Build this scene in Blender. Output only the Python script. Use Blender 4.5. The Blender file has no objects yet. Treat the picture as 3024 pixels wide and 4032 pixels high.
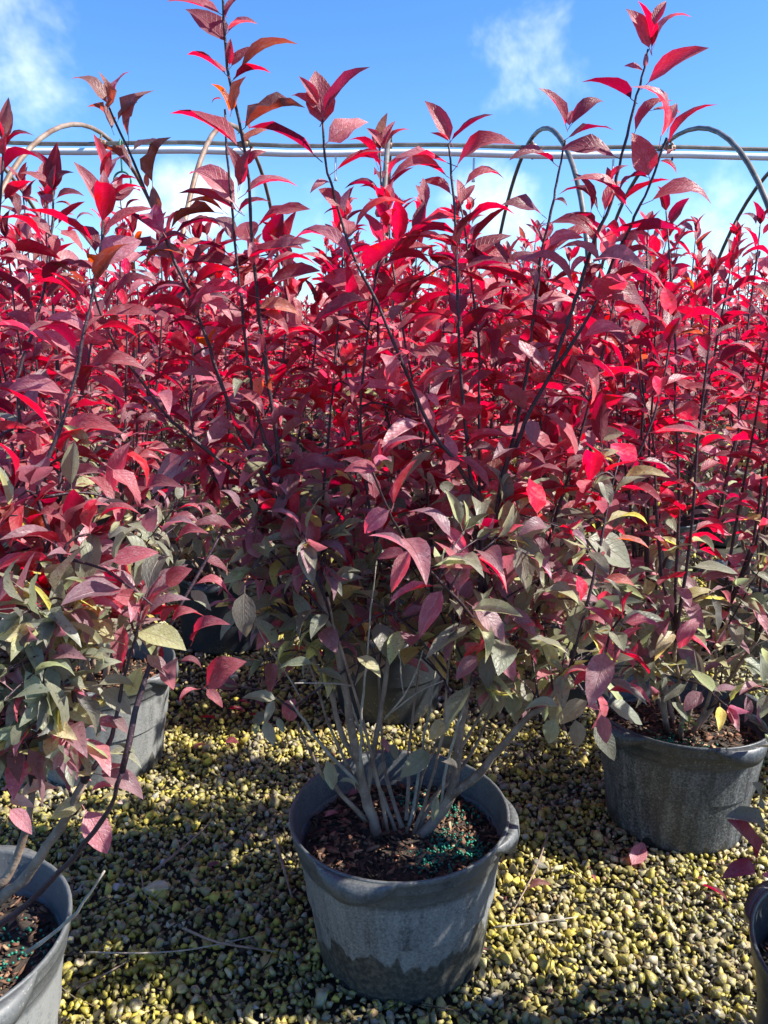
import bpy, bmesh, math, random
import numpy as np
from mathutils import Vector, Matrix, Quaternion, noise
R = math.radians
rnd = random.Random(7)
C = bpy.context.scene.collection
SC = bpy.context.scene

# ------------------------------------------------------------------ camera
CAM = Vector((0.0, 0.0, 1.18))
PITCH, ROLL, FPX = 12.0, 0.55, 3150.0
cd = bpy.data.cameras.new('camera')
cam = bpy.data.objects.new('camera', cd)
C.objects.link(cam)
cam.location = CAM
cam.rotation_euler = (Matrix.Rotation(R(90 - PITCH), 3, 'X') @ Matrix.Rotation(R(ROLL), 3, 'Z')).to_euler()
cd.sensor_width = 36.0
cd.lens = 36.0 * FPX / 4032.0
cd.clip_end = 2000
cd.clip_start = 0.05
SC.camera = cam
CROT = cam.rotation_euler.to_matrix()

# ------------------------------------------------------------------ sun, sky, exposure
SUN_DIR = Vector((0.70, -0.06, 0.73)).normalized()
ELEV = math.asin(SUN_DIR.z)
sd = bpy.data.lights.new('sun', 'SUN')
sd.energy = 5.0
sd.angle = R(0.5)
sd.color = (1.0, 0.955, 0.88)
sun = bpy.data.objects.new('sun', sd)
C.objects.link(sun)
sun.location = (4, 2, 6)
sun.rotation_euler = SUN_DIR.to_track_quat('Z', 'Y').to_euler()
w = bpy.data.worlds.new('World')
SC.world = w
w.use_nodes = True
SC.view_settings.view_transform = 'Standard'
SC.view_settings.look = 'None'
SC.view_settings.gamma = 1
SC.view_settings.use_curve_mapping = False
SC.view_settings.exposure = 1.14


class NT:
    """Small helper around a node tree."""
    def __init__(s, tree):
        s.t = tree
        tree.nodes.clear()

    def n(s, kind, props=None, **ins):
        nd = s.t.nodes.new(kind)
        for k, v in (props or {}).items():
            setattr(nd, k, v)
        for k, v in ins.items():
            key = int(k[1:]) if k[0] == '_' and k[1:].isdigit() else k.replace('_', ' ')
            s.put(nd.inputs[key], v)
        return nd

    def put(s, sock, v):
        if isinstance(v, bpy.types.NodeSocket):
            s.t.links.new(v, sock)
        elif v is not None:
            sock.default_value = v

    def math(s, op, a, b=None, c=None, clamp=False):
        nd = s.t.nodes.new('ShaderNodeMath')
        nd.operation = op
        nd.use_clamp = clamp
        for i, v in enumerate((a, b, c)):
            if v is not None:
                s.put(nd.inputs[i], v)
        return nd.outputs[0]

    def mix(s, f, a, b, blend='MIX'):
        nd = s.t.nodes.new('ShaderNodeMix')
        nd.data_type = 'RGBA'
        nd.blend_type = blend
        s.put(nd.inputs[0], f)
        s.put(nd.inputs[6], a)
        s.put(nd.inputs[7], b)
        return nd.outputs[2]

    def noise(s, vec, scale, detail=3.0, rough=0.55, dist=0.0):
        nd = s.n('ShaderNodeTexNoise', None, Vector=vec, Scale=scale, Detail=detail, Roughness=rough, Distortion=dist)
        return nd.outputs[0]

    def ramp(s, v, a, b, lo=0.0, hi=1.0, smooth=True):
        nd = s.t.nodes.new('ShaderNodeMapRange')
        nd.interpolation_type = 'SMOOTHSTEP' if smooth else 'LINEAR'
        for i, x in enumerate((v, a, b, lo, hi)):
            s.put(nd.inputs[i], x)
        return nd.outputs[0]


def rgba(c):
    return (c[0], c[1], c[2], 1.0)


def cam_dir(u, v):
    """Direction in the world of a point of the view (3024 x 4032)."""
    return (CROT @ Vector(((u - 1512) / FPX, -(v - 2016) / FPX, -1))).normalized()


def at(u, v, y):
    """The point of the place seen at (u, v), y metres in front of the camera."""
    d = cam_dir(u, v)
    return CAM + d * (y / d.y)


def in_view(p, m=0):
    q = CROT.transposed() @ (p - CAM)
    if q.z > -0.05:
        return None
    return 1512 + q.x / -q.z * FPX, 2016 - q.y / -q.z * FPX


# sky with soft broken cloud
T = NT(w.node_tree)
sky = T.n('ShaderNodeTexSky', {'sky_type': 'NISHITA', 'sun_disc': False, 'sun_elevation': ELEV,
                              'sun_rotation': math.atan2(SUN_DIR.x, SUN_DIR.y), 'altitude': 0.0,
                              'air_density': 1.0, 'dust_density': 0.25, 'ozone_density': 2.6})
geo = T.n('ShaderNodeTexCoord')
vec = geo.outputs['Generated']
nz = T.noise(vec, 3.2, 6.0, 0.58, 0.15)
nz2 = T.noise(vec, 9.0, 5.0, 0.6, 0.2)
nn = T.math('ADD', T.math('MULTIPLY', nz, 0.6), T.math('MULTIPLY', nz2, 0.4))
bias = None
CLOUDS = [(20, 130, 0.14, 0.25), (190, 50, 0.10, 0.18), (2190, 190, 0.115, 0.20), (2020, 360, 0.085, 0.18),
          (790, 760, 0.085, 0.30), (600, 850, 0.08, 0.22), (1250, 900, 0.12, 0.18), (1960, 850, 0.10, 0.26),
          (2750, 830, 0.14, 0.12), (2950, 980, 0.14, 0.18), (60, 960, 0.12, 0.20), (2450, 980, 0.12, 0.16), (1550, 470, 0.10, 0.06)]
for (u, v, r, amp) in CLOUDS:
    d = cam_dir(u, v)
    ds = T.n('ShaderNodeVectorMath', {'operation': 'DISTANCE'}, _0=vec, _1=tuple(d)).outputs['Value']
    m = T.ramp(ds, 0.0, r * 1.25, amp, 0.0)
    bias = m if bias is None else T.math('MAXIMUM', bias, m)
cover = T.ramp(T.math('ADD', nn, bias), 0.64, 0.86, 0.0, 1.0)
hs = T.n('ShaderNodeHueSaturation', None, Saturation=1.22, Value=1.0, Color=sky.outputs[0], Hue=0.503, Fac=1.0)
skyc = T.mix(1.0, hs.outputs[0], (0.80, 0.97, 1.15, 1), 'MULTIPLY')
cl = T.mix(T.math('MULTIPLY', cover, 0.78), skyc, (7.2, 7.9, 8.8, 1))
bg = T.n('ShaderNodeBackground', None, Color=cl, Strength=0.100)
wo = T.n('ShaderNodeOutputWorld')
T.t.links.new(bg.outputs[0], wo.inputs[0])


# ------------------------------------------------------------------ materials
def new_mat(name):
    m = bpy.data.materials.new(name)
    m.use_nodes = True
    return m, NT(m.node_tree)


def finish(t, shader):
    o = t.n('ShaderNodeOutputMaterial')
    t.t.links.new(shader, o.inputs[0])


def leaf_material(name, from_object):
    m, t = new_mat(name)
    tc = t.n('ShaderNodeTexCoord')
    if from_object:
        oi = t.n('ShaderNodeObjectInfo')
        col, rv = oi.outputs['Color'], oi.outputs['Random']
        off = t.n('ShaderNodeVectorMath', {'operation': 'ADD'}, _0=tc.outputs['UV'],
                  _1=t.n('ShaderNodeCombineXYZ', None, X=t.math('MULTIPLY', rv, 37.0), Y=rv, Z=0.0).outputs[0]).outputs[0]
    else:
        at_ = t.n('ShaderNodeAttribute', {'attribute_name': 'tint'})
        col = at_.outputs['Color']
        off = t.n('ShaderNodeVectorMath', {'operation': 'SCALE'}, _0=tc.outputs['Object'], Scale=11.0).outputs[0]
    sp = t.n('ShaderNodeSeparateXYZ', None, Vector=tc.outputs['UV'])
    uu, vv = sp.outputs[0], sp.outputs[1]
    av = t.math('ABSOLUTE', t.math('SUBTRACT', vv, 0.5))
    # blotches of bloom and bronze
    blo = t.ramp(t.noise(off, 5.0, 4.0, 0.65), 0.45, 0.72)
    spk = t.ramp(t.noise(off, 22.0, 3.0, 0.6), 0.57, 0.68)
    hsv = t.n('ShaderNodeHueSaturation', None, Hue=0.5, Saturation=0.72, Value=1.28, Fac=1.0, Color=col)
    c1 = t.mix(t.math('MULTIPLY', blo, 0.55), col, hsv.outputs[0])
    dk = t.mix(1.0, c1, (0.45, 0.36, 0.32, 1), 'MULTIPLY')
    c2 = t.mix(t.math('MULTIPLY', spk, 0.75), c1, dk)
    # blades turn bronze or crimson unevenly
    turn = t.ramp(t.noise(off, 2.3, 3.0, 0.6), 0.50, 0.72)
    sep = t.n('ShaderNodeSeparateColor', None, Color=c2).outputs
    bronze = t.n('ShaderNodeCombineColor', None, Red=t.math('MULTIPLY', sep[0], 0.95), Green=t.math('ADD', t.math('MULTIPLY', sep[1], 0.8), 0.022), Blue=t.math('MULTIPLY', sep[2], 0.75)).outputs[0]
    c2 = t.mix(t.math('MULTIPLY', turn, 0.5), c2, bronze)
    # veins
    vein = t.math('PINGPONG', t.math('MULTIPLY', t.math('SUBTRACT', uu, t.math('MULTIPLY', av, 0.55)), 9.0), 0.5)
    vl = t.ramp(vein, 0.0, 0.09, 1.0, 0.0)
    mid = t.ramp(av, 0.012, 0.035, 1.0, 0.0)
    vn = t.math('MAXIMUM', t.math('MULTIPLY', vl, 0.6), mid)
    c3 = t.mix(t.math('MULTIPLY', vn, 0.35), c2, t.mix(0.5, c2, (0.45, 0.16, 0.15, 1)))
    gb = t.n('ShaderNodeNewGeometry').outputs['Backfacing']
    # the upper face carries a pale waxy bloom, the lower face is clear
    bloom = t.mix(t.math('ADD', t.math('MULTIPLY', blo, 0.25), 0.42), c3,
                  t.n('ShaderNodeHueSaturation', None, Hue=0.5, Saturation=0.58, Value=1.75, Fac=1.0, Color=c3).outputs[0])
    cc = t.mix(gb, bloom, c3)
    hgt = t.math('ADD', t.math('MULTIPLY', vn, -0.7), t.math('MULTIPLY', t.noise(off, 14.0, 2.0), 0.5))
    bump = t.n('ShaderNodeBump', None, Strength=0.5, Distance=0.005, Height=hgt)
    rough = t.math('ADD', t.math('MULTIPLY', gb, 0.2), 0.43)
    p = t.n('ShaderNodeBsdfPrincipled', None, Base_Color=cc, Roughness=rough, Normal=bump.outputs[0])
    p.inputs['Specular IOR Level'].default_value = 0.5
    tr_c = t.n('ShaderNodeHueSaturation', None, Hue=0.5, Saturation=1.25, Value=2.9, Fac=1.0, Color=c2)
    tr = t.n('ShaderNodeBsdfTranslucent', None, Color=t.mix(t.math('MULTIPLY', vn, 0.35), tr_c.outputs[0], c2))
    ms = t.n('ShaderNodeMixShader', None, Fac=0.45)
    t.t.links.new(p.outputs[0], ms.inputs[1])
    t.t.links.new(tr.outputs[0], ms.inputs[2])
    finish(t, ms.outputs[0])
    return m


def bark_material(name, c1, c2, spots, scale=60.0, rough=0.75):
    m, t = new_mat(name)
    tc = t.n('ShaderNodeTexCoord').outputs['Object']
    n1 = t.noise(tc, scale * 0.35, 5.0, 0.6)
    col = t.mix(t.ramp(n1, 0.35, 0.68), rgba(c1), rgba(c2))
    s = t.ramp(t.noise(tc, scale * 3, 2.0), 0.64, 0.70)
    col = t.mix(t.math('MULTIPLY', s, 0.7), col, rgba(spots))
    b = t.n('ShaderNodeBump', None, Strength=0.6, Distance=0.003, Height=t.noise(tc, scale * 2, 4.0, 0.65))
    p = t.n('ShaderNodeBsdfPrincipled', None, Base_Color=col, Roughness=rough, Normal=b.outputs[0])
    finish(t, p.outputs[0])
    return m


def pot_material():
    """Weathered black nursery plastic: pale dust, vertical streaks, a ragged damp tide mark (height in the object colour)."""
    m, t = new_mat('weathered_black_plastic')
    tc = t.n('ShaderNodeTexCoord').outputs['Object']
    oi = t.n('ShaderNodeObjectInfo')
    cs = t.n('ShaderNodeSeparateColor', None, Color=oi.outputs['Color'])
    off = t.n('ShaderNodeVectorMath', {'operation': 'ADD'}, _0=tc, _1=t.n('ShaderNodeCombineXYZ', None,
              X=t.math('MULTIPLY', oi.outputs['Random'], 9.0), Y=0.0, Z=0.0).outputs[0]).outputs[0]
    z = t.n('ShaderNodeSeparateXYZ', None, Vector=tc).outputs[2]
    stv = t.n('ShaderNodeVectorMath', {'operation': 'MULTIPLY'}, _0=off, _1=(1, 1, 0.09)).outputs[0]
    streak = t.noise(stv, 42.0, 4.0, 0.6)
    fine = t.noise(off, 190.0, 4.0, 0.7)
    patch = t.noise(off, 11.0, 4.0, 0.6)
    dust = t.math('ADD', t.math('ADD', t.math('MULTIPLY', streak, 0.46), t.math('MULTIPLY', fine, 0.72)), t.math('MULTIPLY', patch, 0.16))
    df = t.ramp(t.math('ADD', dust, t.math('SUBTRACT', cs.outputs[1], 0.5)), 0.44, 0.86)
    band = t.ramp(z, 0.222, 0.236, 1.0, 0.42)          # less of the pale tone on the rim band
    df = t.math('MULTIPLY', df, band)
    col = t.mix(df, (0.026, 0.031, 0.037, 1), (0.232, 0.236, 0.224, 1))
    lime = t.math('MULTIPLY', t.ramp(fine, 0.60, 0.70), t.ramp(patch, 0.45, 0.62))
    col = t.mix(t.math('MULTIPLY', lime, 0.85), col, (0.42, 0.40, 0.33, 1))
    # damp tide mark
    sv = t.n('ShaderNodeVectorMath', {'operation': 'MULTIPLY'}, _0=off, _1=(1, 1, 0.15)).outputs[0]
    edge = t.math('ADD', t.math('MULTIPLY', t.noise(sv, 5.5, 3.0, 0.55), 0.28), t.math('MULTIPLY', t.noise(sv, 34.0, 2.0, 0.5), 0.11))
    lvl = t.math('ADD', t.math('SUBTRACT', edge, 0.195), cs.outputs[0])
    wet = t.ramp(t.math('SUBTRACT', lvl, z), -0.001, 0.009)
    wetc = t.mix(t.ramp(t.noise(off, 90.0, 4.0, 0.7), 0.40, 0.68), (0.022, 0.023, 0.022, 1), (0.105, 0.095, 0.070, 1))
    col = t.mix(t.math('MULTIPLY', wet, 0.93), col, wetc)
    b = t.n('ShaderNodeBump', None, Strength=0.25, Distance=0.002, Height=t.math('ADD', fine, streak))
    p = t.n('ShaderNodeBsdfPrincipled', None, Base_Color=col, Normal=b.outputs[0],
            Roughness=t.math('ADD', t.math('MULTIPLY', df, 0.28), 0.40))
    finish(t, p.outputs[0])
    return m


def tint_material(name, rough=0.85, scale=30.0, var=0.35, bump=0.5, moss=None, spec=0.4):
    m, t = new_mat(name)
    col = t.n('ShaderNodeAttribute', {'attribute_name': 'tint'}).outputs['Color']
    tc = t.n('ShaderNodeTexCoord').outputs['Object']
    n1 = t.noise(tc, scale, 4.0, 0.65)
    n2 = t.noise(tc, scale * 6, 3.0, 0.6)
    c = t.mix(t.ramp(n1, 0.3, 0.7, 0.0, var), col, t.mix(1.0, col, (0.42, 0.40, 0.34, 1), 'MULTIPLY'))
    r = rough
    if moss:
        c = t.mix(t.math('MULTIPLY', t.ramp(n2, 0.46, 0.62), t.ramp(t.noise(tc, 5.0, 3.0), 0.40, 0.60, 0.1, 0.75)), c, rgba(moss))
        r = t.ramp(t.noise(tc, 3.0, 3.0), 0.40, 0.60, 0.80, 0.42)
    b = t.n('ShaderNodeBump', None, Strength=bump, Distance=0.004, Height=t.math('ADD', n2, n1))
    p = t.n('ShaderNodeBsdfPrincipled', None, Base_Color=c, Roughness=r, Normal=b.outputs[0])
    p.inputs['Specular IOR Level'].default_value = spec
    finish(t, p.outputs[0])
    return m


def plain_material(name, c1, c2, scale, rough=0.6, metallic=0.0, bump=0.2, lo=0.4, hi=0.65):
    m, t = new_mat(name)
    tc = t.n('ShaderNodeTexCoord').outputs['Object']
    n1 = t.noise(tc, scale, 5.0, 0.62)
    b = t.n('ShaderNodeBump', None, Strength=bump, Distance=0.004, Height=t.noise(tc, scale * 5, 4.0, 0.6))
    p = t.n('ShaderNodeBsdfPrincipled', None, Base_Color=t.mix(t.ramp(n1, lo, hi), rgba(c1), rgba(c2)),
            Roughness=rough, Metallic=metallic, Normal=b.outputs[0])
    finish(t, p.outputs[0])
    return m


M_LEAF = leaf_material('purple_leaf', True)
M_LEAF_MASS = leaf_material('purple_leaf_mass', False)
M_BARK = bark_material('grey_brown_bark', (0.160, 0.105, 0.072), (0.330, 0.245, 0.178), (0.43, 0.36, 0.28))
M_SHOOT = bark_material('dark_purple_shoot', (0.030, 0.014, 0.020), (0.060, 0.030, 0.038), (0.13, 0.09, 0.09), 80.0, 0.5)
M_TWIG = bark_material('pale_dead_twig', (0.26, 0.225, 0.175), (0.40, 0.36, 0.29), (0.18, 0.14, 0.11), 90.0)
M_POT = pot_material()
M_SOIL = plain_material('dark_potting_soil', (0.020, 0.014, 0.010), (0.060, 0.042, 0.030), 45.0, 0.95, 0, 1.0)
M_CHIP = tint_material('bark_chip', 0.85, 60.0, 0.6, 0.6)
M_PELLET = plain_material('green_fertilizer', (0.005, 0.14, 0.09), (0.012, 0.22, 0.14), 30.0, 0.45)
M_GROUND = plain_material('wet_dark_grit', (0.012, 0.011, 0.007), (0.040, 0.036, 0.016), 24.0, 0.75, 0, 1.0)
M_STONE = tint_material('mossy_gravel', 0.8, 26.0, 0.55, 0.55, (0.40, 0.36, 0.035), 0.5)
M_RUST = plain_material('rusty_galvanised_pipe', (0.20, 0.115, 0.070), (0.34, 0.255, 0.19), 4.0, 0.55, 0.35, 0.3)
M_DULL = plain_material('dull_grey_pipe', (0.12, 0.10, 0.085), (0.22, 0.195, 0.17), 5.0, 0.5, 0.4, 0.3)
M_WHITE = plain_material('white_pipe', (0.74, 0.75, 0.73), (0.84, 0.84, 0.82), 3.0, 0.35, 0, 0.1)
M_HOOK = plain_material('green_coated_hook', (0.03, 0.16, 0.10), (0.05, 0.22, 0.14), 10.0, 0.5)
M_WEED = plain_material('bright_seedling', (0.16, 0.30, 0.05), (0.24, 0.40, 0.08), 40.0, 0.55)


# ------------------------------------------------------------------ mesh helpers
def mesh_from(name, vs, fs, mats, smooth=True, uvs=None, tint=None, fmat=None):
    me = bpy.data.meshes.new(name)
    me.from_pydata([tuple(v) for v in vs], [], fs)
    for m in (mats if isinstance(mats, (list, tuple)) else [mats]):
        me.materials.append(m)
    if smooth:
        me.polygons.foreach_set('use_smooth', [True] * len(me.polygons))
    if uvs is not None:
        ul = me.uv_layers.new(name='UVMap')
        li = np.zeros(len(me.loops), dtype=np.int32)
        me.loops.foreach_get('vertex_index', li)
        ul.data.foreach_set('uv', np.asarray(uvs, dtype=np.float32)[li].ravel())
    if tint is not None:
        a = me.attributes.new('tint', 'FLOAT_COLOR', 'POINT')
        a.data.foreach_set('color', np.asarray(tint, dtype=np.float32).ravel())
    if fmat is not None:
        me.polygons.foreach_set('material_index', fmat)
    me.update()
    return me


def ob(name, me, parent=None, mat=None, kind=None):
    o = bpy.data.objects.new(name, me)
    C.objects.link(o)
    if parent is not None:
        o.parent = parent
    if kind:
        o['kind'] = kind
    return o


def tag(o, label, cat, group=None):
    o['label'] = label
    o['category'] = cat
    if group:
        o['group'] = group
    return o


def empty(name, loc, rz=0.0):
    o = bpy.data.objects.new(name, None)
    C.objects.link(o)
    o.empty_display_size = 0.1
    o.location = loc
    o.rotation_euler = (0, 0, rz)
    return o


def tube(pts, rads, seg=6, vs=None, fs=None, cap=True):
    """A round tapering tube through pts, appended to vs/fs."""
    vs = [] if vs is None else vs
    fs = [] if fs is None else fs
    n = len(pts)
    b0 = len(vs)
    prev = None
    for i, p in enumerate(pts):
        a = pts[max(0, i - 1)]
        b = pts[min(n - 1, i + 1)]
        d = (b - a)
        d = d.normalized() if d.length > 1e-9 else Vector((0, 0, 1))
        if prev is None:
            x = d.orthogonal().normalized()
        else:
            x = (prev - d * prev.dot(d))
            x = x.normalized() if x.length > 1e-6 else d.orthogonal().normalized()
        prev = x
        y = d.cross(x)
        for k in range(seg):
            an = 2 * math.pi * k / seg
            vs.append(p + (x * math.cos(an) + y * math.sin(an)) * rads[i])
    for i in range(n - 1):
        for k in range(seg):
            a = b0 + i * seg + k
            b = b0 + i * seg + (k + 1) % seg
            fs.append((a, b, b + seg, a + seg))
    if cap:
        fs.append(tuple(b0 + (n - 1) * seg + k for k in range(seg)))
        fs.append(tuple(b0 + k for k in reversed(range(seg))))
    return vs, fs


def smooth_path(pts, sub=3):
    """Catmull-Rom through pts."""
    if len(pts) < 3:
        return list(pts)
    out = []
    P = [pts[0] * 2 - pts[1]] + list(pts) + [pts[-1] * 2 - pts[-2]]
    for i in range(1, len(P) - 2):
        for k in range(sub):
            t = k / sub
            a, b, c, d = P[i - 1], P[i], P[i + 1], P[i + 2]
            out.append(0.5 * ((2 * b) + (c - a) * t + (2 * a - 5 * b + 4 * c - d) * t * t + (3 * b - a - 3 * c + d) * t ** 3))
    out.append(pts[-1].copy())
    return out


# ------------------------------------------------------------------ setting: ground, gravel
def ground():
    n = 60
    vs, fs = [], []
    S = 220.0
    xs = [math.copysign(abs(t) ** 3 * S, t) for t in np.linspace(-1, 1, n)]
    for y in xs:
        for x in xs:
            vs.append((x, y, -0.012 + 0.004 * noise.noise(Vector((x * 3, y * 3, 0)))))
    for j in range(n - 1):
        for i in range(n - 1):
            a = j * n + i
            fs.append((a, a + 1, a + n + 1, a + n))
    o = ob('ground', mesh_from('ground', vs, fs, M_GROUND), kind='structure')
    return o


def stone_proto(r, npts, soft):
    bm = bmesh.new()
    for k in range(npts):
        v = Vector((r.gauss(0, 1), r.gauss(0, 1), r.gauss(0, 1))).normalized()
        bm.verts.new(v * r.uniform(0.82, 1.1))
    res = bmesh.ops.convex_hull(bm, input=bm.verts)
    junk = [g for g in res['geom_interior'] if isinstance(g, bmesh.types.BMVert)]
    if junk:
        bmesh.ops.delete(bm, geom=junk, context='VERTS')
    if soft:
        bmesh.ops.bevel(bm, geom=list(bm.edges), offset=0.055, segments=1, affect='EDGES', profile=0.6)
    bmesh.ops.triangulate(bm, faces=bm.faces)
    bm.verts.index_update()
    v = np.array([q.co[:] for q in bm.verts], dtype=np.float32)
    f = np.array([[q.index for q in p.verts] for p in bm.faces], dtype=np.int32)
    bm.free()
    return v, f


def bulk_mesh(name, protos, mats4, pick, tints, mat, smooth=False):
    """Joins many small copies (4x4 matrices) of a few shapes into one mesh with a tint each."""
    V, F, Tn = [], [], []
    base = 0
    for k, (pv, pf) in enumerate(protos):
        idx = np.where(pick == k)[0]
        if not len(idx):
            continue
        Mx = mats4[idx]
        h = np.concatenate([pv, np.ones((len(pv), 1), np.float32)], 1)
        out = np.einsum('nij,vj->nvi', Mx, h)[:, :, :3].reshape(-1, 3)
        fo = (pf[None] + (np.arange(len(idx)) * len(pv))[:, None, None]).reshape(-1, 3) + base
        V.append(out)
        F.append(fo)
        Tn.append(np.repeat(tints[idx], len(pv), 0))
        base += len(out)
    V = np.concatenate(V).astype(np.float32)
    F = np.concatenate(F).astype(np.int32)
    Tn = np.concatenate(Tn).astype(np.float32)
    me = bpy.data.meshes.new(name)
    me.vertices.add(len(V))
    me.vertices.foreach_set('co', V.ravel())
    me.loops.add(F.size)
    me.loops.foreach_set('vertex_index', F.ravel())
    me.polygons.add(len(F))
    me.polygons.foreach_set('loop_start', np.arange(0, F.size, 3, dtype=np.int32))
    me.polygons.foreach_set('loop_total', np.full(len(F), 3, dtype=np.int32))
    me.materials.append(mat)
    me.update(calc_edges=True)
    if smooth:
        me.polygons.foreach_set('use_smooth', [True] * len(me.polygons))
    a = me.attributes.new('tint', 'FLOAT_COLOR', 'POINT')
    a.data.foreach_set('color', np.concatenate([Tn, np.ones((len(Tn), 1), np.float32)], 1).ravel())
    return me


def rand_mats(rs, xyz, scl):
    """Random rotations, given positions (n,3) and per-axis scales (n,3)."""
    n = len(xyz)
    q = rs.normal(size=(n, 4))
    q /= np.linalg.norm(q, axis=1)[:, None]
    a, b, c, d = q.T
    Rm = np.empty((n, 3, 3))
    Rm[:, 0, 0] = 1 - 2 * (c * c + d * d); Rm[:, 0, 1] = 2 * (b * c - a * d); Rm[:, 0, 2] = 2 * (b * d + a * c)
    Rm[:, 1, 0] = 2 * (b * c + a * d); Rm[:, 1, 1] = 1 - 2 * (b * b + d * d); Rm[:, 1, 2] = 2 * (c * d - a * b)
    Rm[:, 2, 0] = 2 * (b * d - a * c); Rm[:, 2, 1] = 2 * (c * d + a * b); Rm[:, 2, 2] = 1 - 2 * (b * b + c * c)
    Mx = np.zeros((n, 4, 4), np.float32)
    Mx[:, :3, :3] = Rm * scl[:, None, :]
    Mx[:, :3, 3] = xyz
    Mx[:, 3, 3] = 1
    return Mx


def patch_noise(x, y, s, z=0.0):
    return np.array([noise.fractal(Vector((a * s, b * s, z)), 0.8, 2.0, 3) for a, b in zip(x, y)])


def gravel():
    rs = np.random.RandomState(3)
    r = random.Random(5)
    protos = [stone_proto(r, r.randint(8, 11), True) for _ in range(14)] + [stone_proto(r, r.randint(10, 15), False) for _ in range(12)] + [stone_proto(r, 8, False) for _ in range(8)]
    XYZ, SC_, PK = [], [], []
    for (x0, x1, y0, y1, sp, size, near) in ((-1.75, 1.95, 0.60, 1.05, 0.0112, 0.0079, 0), (-1.75, 1.95, 1.05, 2.3, 0.0116, 0.0081, 1), (-2.2, 2.6, 2.3, 4.4, 0.0180, 0.0105, 2)):
        gx, gy = np.meshgrid(np.arange(x0, x1, sp), np.arange(y0, y1, sp))
        n = gx.size
        x = gx.ravel() + rs.uniform(-0.62, 0.62, n) * sp
        y = gy.ravel() + rs.uniform(-0.62, 0.62, n) * sp
        keep = np.abs(x) < 0.56 * y + 0.30
        x, y = x[keep], y[keep]
        n = len(x)
        s = size * np.exp(rs.normal(0, 0.36, n)).clip(0.40, 2.3)
        z = rs.uniform(-0.008, 0.007, n) + s * 0.1
        XYZ.append(np.stack([x, y, z], 1))
        sc = s[:, None] * np.stack([rs.uniform(0.85, 1.45, n), rs.uniform(0.65, 1.05, n), rs.uniform(0.45, 0.85, n)], 1)
        SC_.append(sc)
        PK.append(rs.randint(*((0, 14), (14, 26), (26, 34))[near], n))
    xyz = np.concatenate(XYZ)
    sc = np.concatenate(SC_)
    pk = np.concatenate(PK)
    n = len(xyz)
    base = np.array([[0.33, 0.275, 0.185], [0.24, 0.21, 0.16], [0.42, 0.37, 0.27], [0.17, 0.155, 0.125], [0.34, 0.22, 0.13], [0.36, 0.35, 0.32]])
    ch = rs.choice(6, n, p=[0.33, 0.24, 0.15, 0.16, 0.06, 0.06])
    t = base[ch] * rs.uniform(0.70, 1.50, (n, 1))
    pn = patch_noise(xyz[:, 0], xyz[:, 1], 2.6)
    pn2 = patch_noise(xyz[:, 0], xyz[:, 1], 11.0, 4.0)
    t = t * np.where(rs.uniform(0, 1, (n, 1)) < 0.24, 0.35, 1.0)      # wet dirt-coated stones
    mossy = np.clip(0.48 + pn * 0.55 + pn2 * 0.45 + rs.normal(0, 0.32, n), 0, 1)[:, None]
    ymoss = np.array([[0.60, 0.485, 0.040]]) * rs.uniform(0.6, 1.25, (n, 1))
    t = t * (1 - mossy * 0.76) + ymoss * np.where(rs.uniform(0, 1, (n, 1)) < 0.3, 0.4, 1.0) * mossy * 0.76
    me = bulk_mesh('gravel', protos, rand_mats(rs, xyz, sc), pk, t, M_STONE)
    o = ob('gravel', me, kind='stuff')
    tag(o, 'yellowish mossy crushed stone gravel covering the ground between the pots', 'gravel')


ground()
gravel()


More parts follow.
